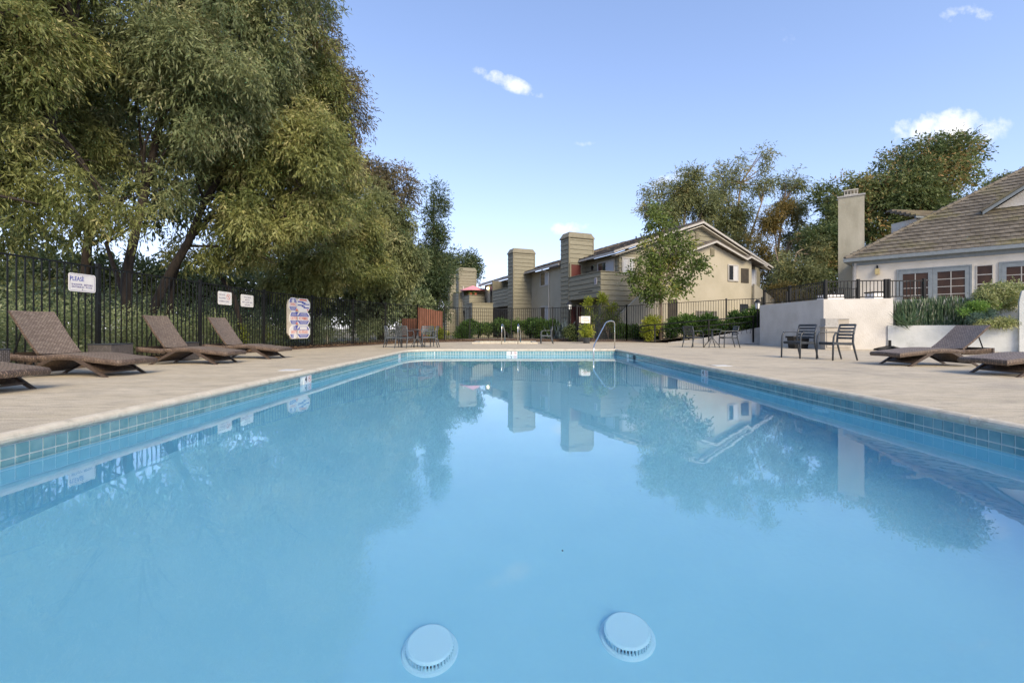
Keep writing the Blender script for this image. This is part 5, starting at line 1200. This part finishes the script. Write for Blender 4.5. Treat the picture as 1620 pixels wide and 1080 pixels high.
bush('golden_shrub', 'yellow flowering shrub at the foot of the red planks', [BL(690, 528, 27.6, 12, 12), BL(703, 530, 27.4, 6, 10)], 800, 'lime', sub=18, spray=4, SL=.2, leaf=.12, ratio=.25, droop=-.1)
bush('yellow_shrub', 'pale yellow-green shrub beside the trunk of the small street tree', [BL(1033, 514, 25.6, 12, 16), BL(1025, 528, 25.6, 9, 10)], 900, 'lime', sub=20, spray=5, SL=.2, leaf=.10, ratio=.35, droop=0)
# shrubbery behind the left fence, one mass that nobody could count
bl = []
rs = random.Random(12)
for i in range(64):
    f = i/63; y = 2.0+f*21; x = -9.75 if y < 15 else -9.75+(y-15)*.42
    bl.append((x+rs.uniform(-.35, .55), y+rs.uniform(-.3, .3), .45+rs.uniform(-.05, .25), .55+rs.uniform(0, .3), .5, .55+rs.uniform(0, .25)))
tag(foliage('shrubbery', bl, 16000, LM['sage'], None, sub=12, sub_r=.42, spray=6, SL=.22, leaf=.065, ratio=.3, droop=-.15, shell=.35)[0], 'low grey-green shrubbery massed behind the left iron fence', None, None, 'stuff')
bl = [(-11.8+rs.uniform(-.8, .8)+max(0, y-15)*.36, y, .8+rs.uniform(0, .4), 1.1, .9, .9) for y in [1+.7*i for i in range(31)]]
tag(foliage('undergrowth', bl, 8000, LM['sage'], None, sub=9, spray=6, SL=.4, leaf=.11, ratio=.28, droop=.2, shell=.3)[0], 'darker undergrowth beneath the big trees on the left', None, None, 'stuff')
for i, (px, py, Y, lb) in enumerate(((401, 546, 14.9, 'small yellow spike flower left of the sign board'), (436, 545, 16.3, 'small yellow spike flower beside the sign board'))):
    x, y, z = P(px, py, Y); x -= .35; t = thing('flower_spike', lb, 'plant', (x, y, 0)); foliage('leaves', [(x, y, .55, .06, .06, .4)], 60, LM['lime'], t, sub=8, spray=4, SL=.1, leaf=.09, ratio=.25, droop=-.6)
# leaf litter on the mulch
n = 9000; i = rng.integers(0, 11, n); LL = np.array([(-8.39, 0), (-8.26, 9), (-8.24, 12), (-8.1, 15.3), (-7.55, 17.7), (-6.75, 20.0), (-5.95, 22.2), (-4.85, 24.1), (-3.7, 25.6), (-2.6, 26.3), (0, 26.5), (3.7, 26.2)]); f = rng.random(n)[:, None]
pp = LL[i]*(1-f)+LL[i+1]*f; base = np.concatenate([pp+np.stack([-rng.random(n)*1.0, rng.random(n)*.8], 1), np.full((n, 1), .05)+rng.random((n, 1))*.05], 1)
tag(leaf_mesh('leaf_litter', base, unit(rng.normal(size=(n, 3))*np.array([1, 1, .2])), np.full(n, .08), np.full(n, .035), rng.random(n), LM['litter'], None), 'fallen brown leaves on the mulch behind the fences', None, None, 'stuff')

# ------------------------------------------------------------------ trees
DET = 1.0
def TR(pts, r0, r1): return ([P(*p) for p in pts], r0, r1)
EK = dict(sub_r=.205, spray=8, SL=.34, ratio=.22, droop=.55, shell=.25)
tree('eucalyptus_tree', 'huge weeping eucalyptus over the left picture edge with dark leaning trunk', (-11.0, 9.0, 0), [([(-11.9, 9.9, 0), (-11.5, 10.0, 3.5), (-10.4, 10.2, 5.4), (-9.9, 10.3, 7.6)], .17, .12), ([(-10.9, 8.7, 0), (-10.7, 8.8, 3.5), (-10.2, 9.0, 7.2)], .17, .14)],
     [BL(-10, 60, 9.6, 130, 130), BL(-70, 190, 9.3, 120, 100), BL(40, 270, 9.9, 80, 95), BL(60, 120, 11, 85, 110), BL(130, 330, 10.5, 65, 55), BL(40, -90, 10, 150, 90), BL(110, 190, 11.5, 70, 80), BL(10, 360, 10.3, 60, 50), BL(150, 90, 11.8, 60, 90), BL(200, 330, 11, 50, 50)], 19000, 'euc', nbr=40, br=.04, sub=34, leaf=.115, **EK)
tree('eucalyptus_tree', 'tall grey-leaved eucalyptus behind the PLEASE sign with upright trunk', (-10.3, 12.2, 0), [([(-10.35, 12.2, 0), (-10.3, 12.2, 2.4), (-10.0, 12.4, 4.5), (-9.4, 12.6, 8)], .13, .08), ([(-10.45, 12.5, 0), (-10.9, 12.8, 1.6), (-11.6, 13.0, 3.2)], .08, .05)],
     [BL(230, 60, 12.0, 130, 120), BL(330, 150, 12.4, 130, 110), BL(180, 220, 12.6, 80, 80), BL(300, -70, 12.5, 170, 110), BL(250, 300, 12.4, 85, 50), BL(90, -30, 12.8, 90, 80), BL(400, 60, 13.2, 105, 110), BL(290, 240, 12.6, 80, 70), BL(460, -30, 13.4, 80, 90)], 19000, 'euc_grey', nbr=44, br=.045, sub=36, leaf=.13, **EK)
tree('eucalyptus_tree', 'eucalyptus with two leaning black trunks crossing behind the middle lounger', (-10.6, 14.0, 0), [([(-10.95, 13.6, 0), (-10.75, 13.6, 1.3), (-10.25, 13.7, 2.5), (-9.85, 13.8, 3.3), (-9.4, 13.9, 4.6), (-8.4, 14, 6.4)], .15, .08), ([(-10.5, 13.9, .6), (-10.45, 14.0, 2.2), (-10.1, 14.0, 3.3), (-9.3, 14.1, 4.25), (-7.8, 14.2, 4.15)], .10, .05), ([(-8.9, 15.2, 0), (-9.2, 15.1, 1.8), (-9.7, 15, 2.6)], .08, .06)],
     [BL(470, 250, 14.6, 95, 100), BL(400, 330, 14.3, 85, 85), BL(330, 400, 14.6, 70, 42), BL(440, 400, 15, 85, 50), BL(510, 340, 15, 70, 70), BL(500, 170, 15.5, 60, 90), BL(360, 240, 14.6, 80, 70), BL(480, 100, 15.2, 60, 70), BL(410, 160, 15, 70, 80)], 20500, 'euc', nbr=44, br=.045, sub=36, leaf=.14, **EK,
     parts=[([BL(540, 190, 16.0, 40, 62), BL(500, 50, 16.0, 50, 62), BL(525, 120, 16.2, 46, 46), BL(550, 250, 16, 30, 40)], 3200, 'rust', dict(sub=14, sub_r=.32, SL=.45, spray=7, droop=.5, shell=.3))])
tree('eucalyptus_tree', 'full grey-green eucalyptus behind the safety sign board', (-7.9, 20.5, 0), [([(-8.9, 20.5, 0), (-8.6, 20.5, 3), (-8.2, 20.6, 6)], .16, .09)],
     [BL(520, 420, 20, 75, 55), BL(560, 360, 21, 58, 75), BL(470, 440, 19.5, 60, 45), BL(535, 290, 21, 55, 70), BL(500, 350, 21, 60, 60), BL(590, 440, 21.5, 45, 45)], 13000, 'euc', nbr=14, br=.04, sub=24, leaf=.17, **EK)
tree('eucalyptus_tree', 'rusty-topped eucalyptus behind the far left table', (-7.2, 25.5, 0), [([(-7.4, 25.6, 0), (-7.1, 25.6, 4), (-6.8, 25.6, 8.5)], .18, .09)],
     [BL(605, 420, 25, 55, 60), BL(635, 390, 26, 44, 65), BL(590, 345, 25.5, 48, 62), BL(640, 445, 26, 26, 36), BL(650, 350, 26, 22, 40), BL(600, 465, 26, 40, 34)], 11000, 'euc_grey', nbr=18, br=.04, sub=22, leaf=.19, **EK,
     parts=[([BL(600, 275, 26, 42, 36), BL(632, 300, 26, 26, 40), BL(575, 280, 26, 28, 40)], 2000, 'rust', dict(sub=14, sub_r=.32, SL=.5, spray=6, droop=.4, shell=.2))])
tree('eucalyptus_tree', 'dark tree mass filling the depth behind the two near eucalyptuses', (-17, 18, 0), [([(-17, 18.0, 0), (-16.8, 18, 4), (-16, 18, 9)], .2, .1)],
     [BL(60, 330, 17, 130, 75), BL(230, 260, 17.5, 110, 120), BL(90, 130, 17, 150, 120), BL(300, 100, 18, 120, 130), BL(400, 300, 18, 100, 100), BL(460, 130, 18.5, 70, 100), ], 5200, 'euc_dark', nbr=10, br=.05, sub=30, sub_r=.34, spray=7, SL=.6, leaf=.24, ratio=.3, droop=.5, shell=.3)
bl = [BL(px, 466+rs.uniform(-8, 10)-14*(px < 200), 17.5+max(px, 0)/640*9+rs.uniform(-.6, .6), 42, 52) for px in range(-90, 600, 40)]+[BL(px, 492, 34, 22, 36) for px in (585, 610, 635, 655)]+[BL(px, 425+rs.uniform(-8, 8), 22+max(px, 0)/640*7, 34, 26) for px in (-40, 30, 90, 350, 420, 480)]
tag(foliage('far_thicket', bl, 12000, LM['sage'], None, sub=12, spray=6, SL=.5, leaf=.24, ratio=.35, droop=.1, shell=.3)[0], 'distant green thicket seen between the trunks through the left fence', None, None, 'stuff')
tree('pine_tree', 'tall narrow dark pine rising left of the apartments', (-6.3, 37, 0), [([P(686, 540, 37), P(686, 430, 37), P(686, 305, 37)], .2, .05)],
     [BL(688, 303, 37, 15, 18), BL(684, 328, 37, 22, 18), BL(686, 350, 37, 20, 16), BL(690, 375, 37, 20, 25), BL(684, 410, 37, 30, 30), BL(686, 440, 36.5, 28, 34), BL(665, 465, 36, 32, 40), BL(665, 420, 36, 22, 34), BL(672, 495, 36, 34, 26)], 7500, 'pine', bark='bark', nbr=26, br=.05, sub=13, sub_r=.5, spray=6, SL=.5, leaf=.24, ratio=.24, droop=.1, shell=.3)
tree('pine_tree', 'broad dark tree behind the far boxed chimneys', (-6.3, 62, 0), [([P(733, 530, 62), P(733, 430, 62)], .3, .1)],
     [BL(722, 425, 62, 26, 24), BL(738, 410, 62, 14, 16), BL(724, 402, 63, 12, 14), BL(748, 422, 63, 12, 20), BL(760, 436, 63, 6, 14), BL(702, 450, 60, 14, 28)], 2200, 'pine', nbr=10, br=.08, sub=12, sub_r=.42, spray=6, SL=.9, leaf=.36, ratio=.3, droop=.2, shell=.3)
tree('small_tree', 'slender young green tree standing in front of the apartment gable end', (8.37, 25.55, 0), [(([(8.40, 25.6, 0), (8.38, 25.6, 1.8), (8.32, 25.6, 3.6), (8.30, 25.6, 5.6)]), .11, .03)],
     [BL(1050, 455, 25.6, 52, 20), BL(1020, 430, 25.5, 30, 26), BL(1085, 425, 25.5, 38, 28), BL(1110, 410, 25.6, 20, 12), BL(1048, 395, 25.6, 44, 30), BL(1045, 360, 25.6, 30, 26), BL(1040, 335, 25.8, 26, 14), BL(1078, 380, 25.7, 26, 18), BL(1008, 455, 25.4, 18, 12)], 2300, 'maple', bark='bark_pale', nbr=26, br=.025, sub=12, sub_r=.33, spray=5, SL=.32, leaf=.15, ratio=.5, droop=.25, shell=.35)
tree('poplar_tree', 'tall airy tree with sparse crown left above the apartment gable', (15.6, 47, 0), [([P(1075, 520, 46), P(1080, 400, 46), P(1085, 300, 46)], .28, .08)],
     [BL(1035, 300, 46, 22, 16), BL(1030, 325, 46, 16, 22), BL(1080, 275, 46, 28, 18), BL(1075, 310, 46, 40, 26), BL(1050, 340, 46, 34, 24), BL(1110, 330, 46, 26, 30), BL(1100, 290, 46, 24, 20)], 4000, 'airy', bark='bark_pale', nbr=26, br=.08, sub=13, sub_r=.36, spray=6, SL=.7, leaf=.26, ratio=.28, droop=.3, shell=.25)
tree('poplar_tree', 'tallest airy tree with a pointed tip behind the apartment roof', (23, 48, 0), [([P(1150, 520, 48), P(1160, 400, 48), P(1172, 290, 48)], .3, .08), ([P(1165, 470, 48), P(1185, 380, 48), P(1205, 320, 48)], .2, .06)],
     [BL(1140, 290, 48, 18, 34), BL(1150, 340, 48, 36, 34), BL(1172, 262, 48, 12, 28), BL(1176, 240, 48, 8, 14), BL(1150, 255, 48, 12, 22), BL(1205, 250, 48, 16, 18), BL(1172, 300, 48, 18, 22), BL(1212, 265, 48, 22, 16), BL(1205, 290, 48, 24, 22), BL(1155, 385, 48, 36, 24)], 4200, 'airy', bark='bark_pale', nbr=28, br=.08, sub=13, sub_r=.36, spray=6, SL=.7, leaf=.26, ratio=.28, droop=.3, shell=.25)
tree('poplar_tree', 'airy tree with yellowing leaves right of the apartment roof', (25, 44, 0), [([P(1232, 520, 44), P(1228, 420, 44), P(1240, 320, 44)], .22, .06)],
     [BL(1250, 290, 44, 22, 22), BL(1258, 330, 44, 30, 24), BL(1225, 340, 44, 22, 20), BL(1268, 370, 44, 26, 30)], 2100, 'airy', bark='bark_pale', nbr=24, br=.07, sub=13, sub_r=.34, spray=6, SL=.65, leaf=.24, ratio=.28, droop=.3, shell=.25,
     parts=[([BL(1215, 355, 43, 26, 20), BL(1245, 335, 43, 20, 14), BL(1200, 395, 43, 22, 28), BL(1215, 440, 42, 24, 26), BL(1240, 420, 42, 26, 26)], 3200, 'yellow', dict(sub=13, spray=6, SL=.6, leaf=.22))])
tree('yellowing_tree', 'low brownish tree filling the gap behind the terrace railing', (17, 36, 0), [([P(1240, 510, 36), P(1250, 440, 36), P(1260, 400, 36)], .16, .05), ([P(1255, 510, 36), P(1235, 430, 36), P(1225, 390, 36)], .1, .04)],
     [BL(1225, 450, 36, 26, 26), BL(1255, 430, 36, 30, 34), BL(1285, 440, 36, 26, 30), BL(1240, 475, 36, 34, 16), BL(1290, 400, 37, 20, 26)], 3600, 'airy', bark='bark_pale', nbr=20, br=.05, sub=14, sub_r=.36, spray=6, SL=.5, leaf=.19, ratio=.3, droop=.3, shell=.3)
tree('yellowing_tree', 'patch of golden foliage low beside the apartment stair wall', (18.6, 33.5, 0), [([P(1205, 510, 33.5), P(1212, 470, 33.5)], .1, .05)],
     [BL(1222, 466, 33.5, 18, 14), BL(1240, 458, 33.5, 16, 12), BL(1262, 470, 33.5, 20, 10)], 1300, 'yellow', bark='bark_pale', nbr=8, br=.03, sub=12, sub_r=.4, spray=6, SL=.35, leaf=.14, ratio=.4, droop=.2, shell=.3)
tree('magnolia_tree', 'large broad tree with rusty tints behind the clubhouse roof', (30, 40, 0), [([P(1430, 500, 40), P(1430, 400, 40), P(1435, 300, 40)], .4, .15)],
     [BL(1440, 300, 40, 60, 50), BL(1500, 260, 40, 44, 42), BL(1400, 320, 39.5, 40, 34), BL(1480, 345, 39.5, 60, 40), BL(1530, 240, 40.5, 24, 22), BL(1545, 300, 40.5, 24, 30), BL(1370, 300, 40, 26, 24), BL(1420, 262, 40, 34, 22), BL(1400, 390, 40, 44, 40), BL(1345, 345, 40.5, 34, 30), BL(1310, 350, 40.5, 20, 24), BL(1375, 350, 40, 40, 40), BL(1335, 315, 40.3, 44, 34), BL(1460, 240, 40.5, 44, 24)], 13500, 'magnolia', nbr=26, br=.12, sub=20, sub_r=.34, spray=6, SL=.6, leaf=.25, ratio=.4, droop=.15, shell=.5)
tree('dark_tree', 'dark green tree between the apartments and the tall clubhouse chimney', (24.5, 38, 0), [([P(1305, 500, 38), P(1305, 400, 38)], .25, .1)],
     [BL(1310, 390, 38, 30, 36), BL(1300, 430, 38, 30, 30), BL(1325, 340, 38.5, 22, 16), BL(1315, 460, 37.5, 26, 24), BL(1285, 385, 38, 20, 30), BL(1280, 450, 38, 24, 26)], 6400, 'magnolia', nbr=16, br=.08, sub=18, sub_r=.36, spray=6, SL=.55, leaf=.22, ratio=.4, droop=.15, shell=.4)
tree('roadside_tree', 'treetop peeping over the clubhouse roof at the right edge', (48, 44, 0), [([P(1598, 500, 44), P(1598, 300, 44)], .3, .1)], [BL(1598, 292, 44, 26, 12), BL(1575, 300, 44, 12, 9)], 1500, 'magnolia', nbr=8, br=.08, sub=16, sub_r=.36, spray=6, SL=.6, leaf=.24, ratio=.35, droop=.2, shell=.3)

# lettering becomes plain mesh
bpy.context.view_layer.update(); dg = bpy.context.evaluated_depsgraph_get()
for o in [q for q in COL.objects if q.type == 'FONT']:
    me = bpy.data.meshes.new_from_object(o.evaluated_get(dg)); n_ = bpy.data.objects.new('lettering', me); COL.objects.link(n_)
    n_.parent = o.parent; n_.location = o.location; n_.rotation_euler = o.rotation_euler; n_.scale = o.scale; bpy.data.objects.remove(o)
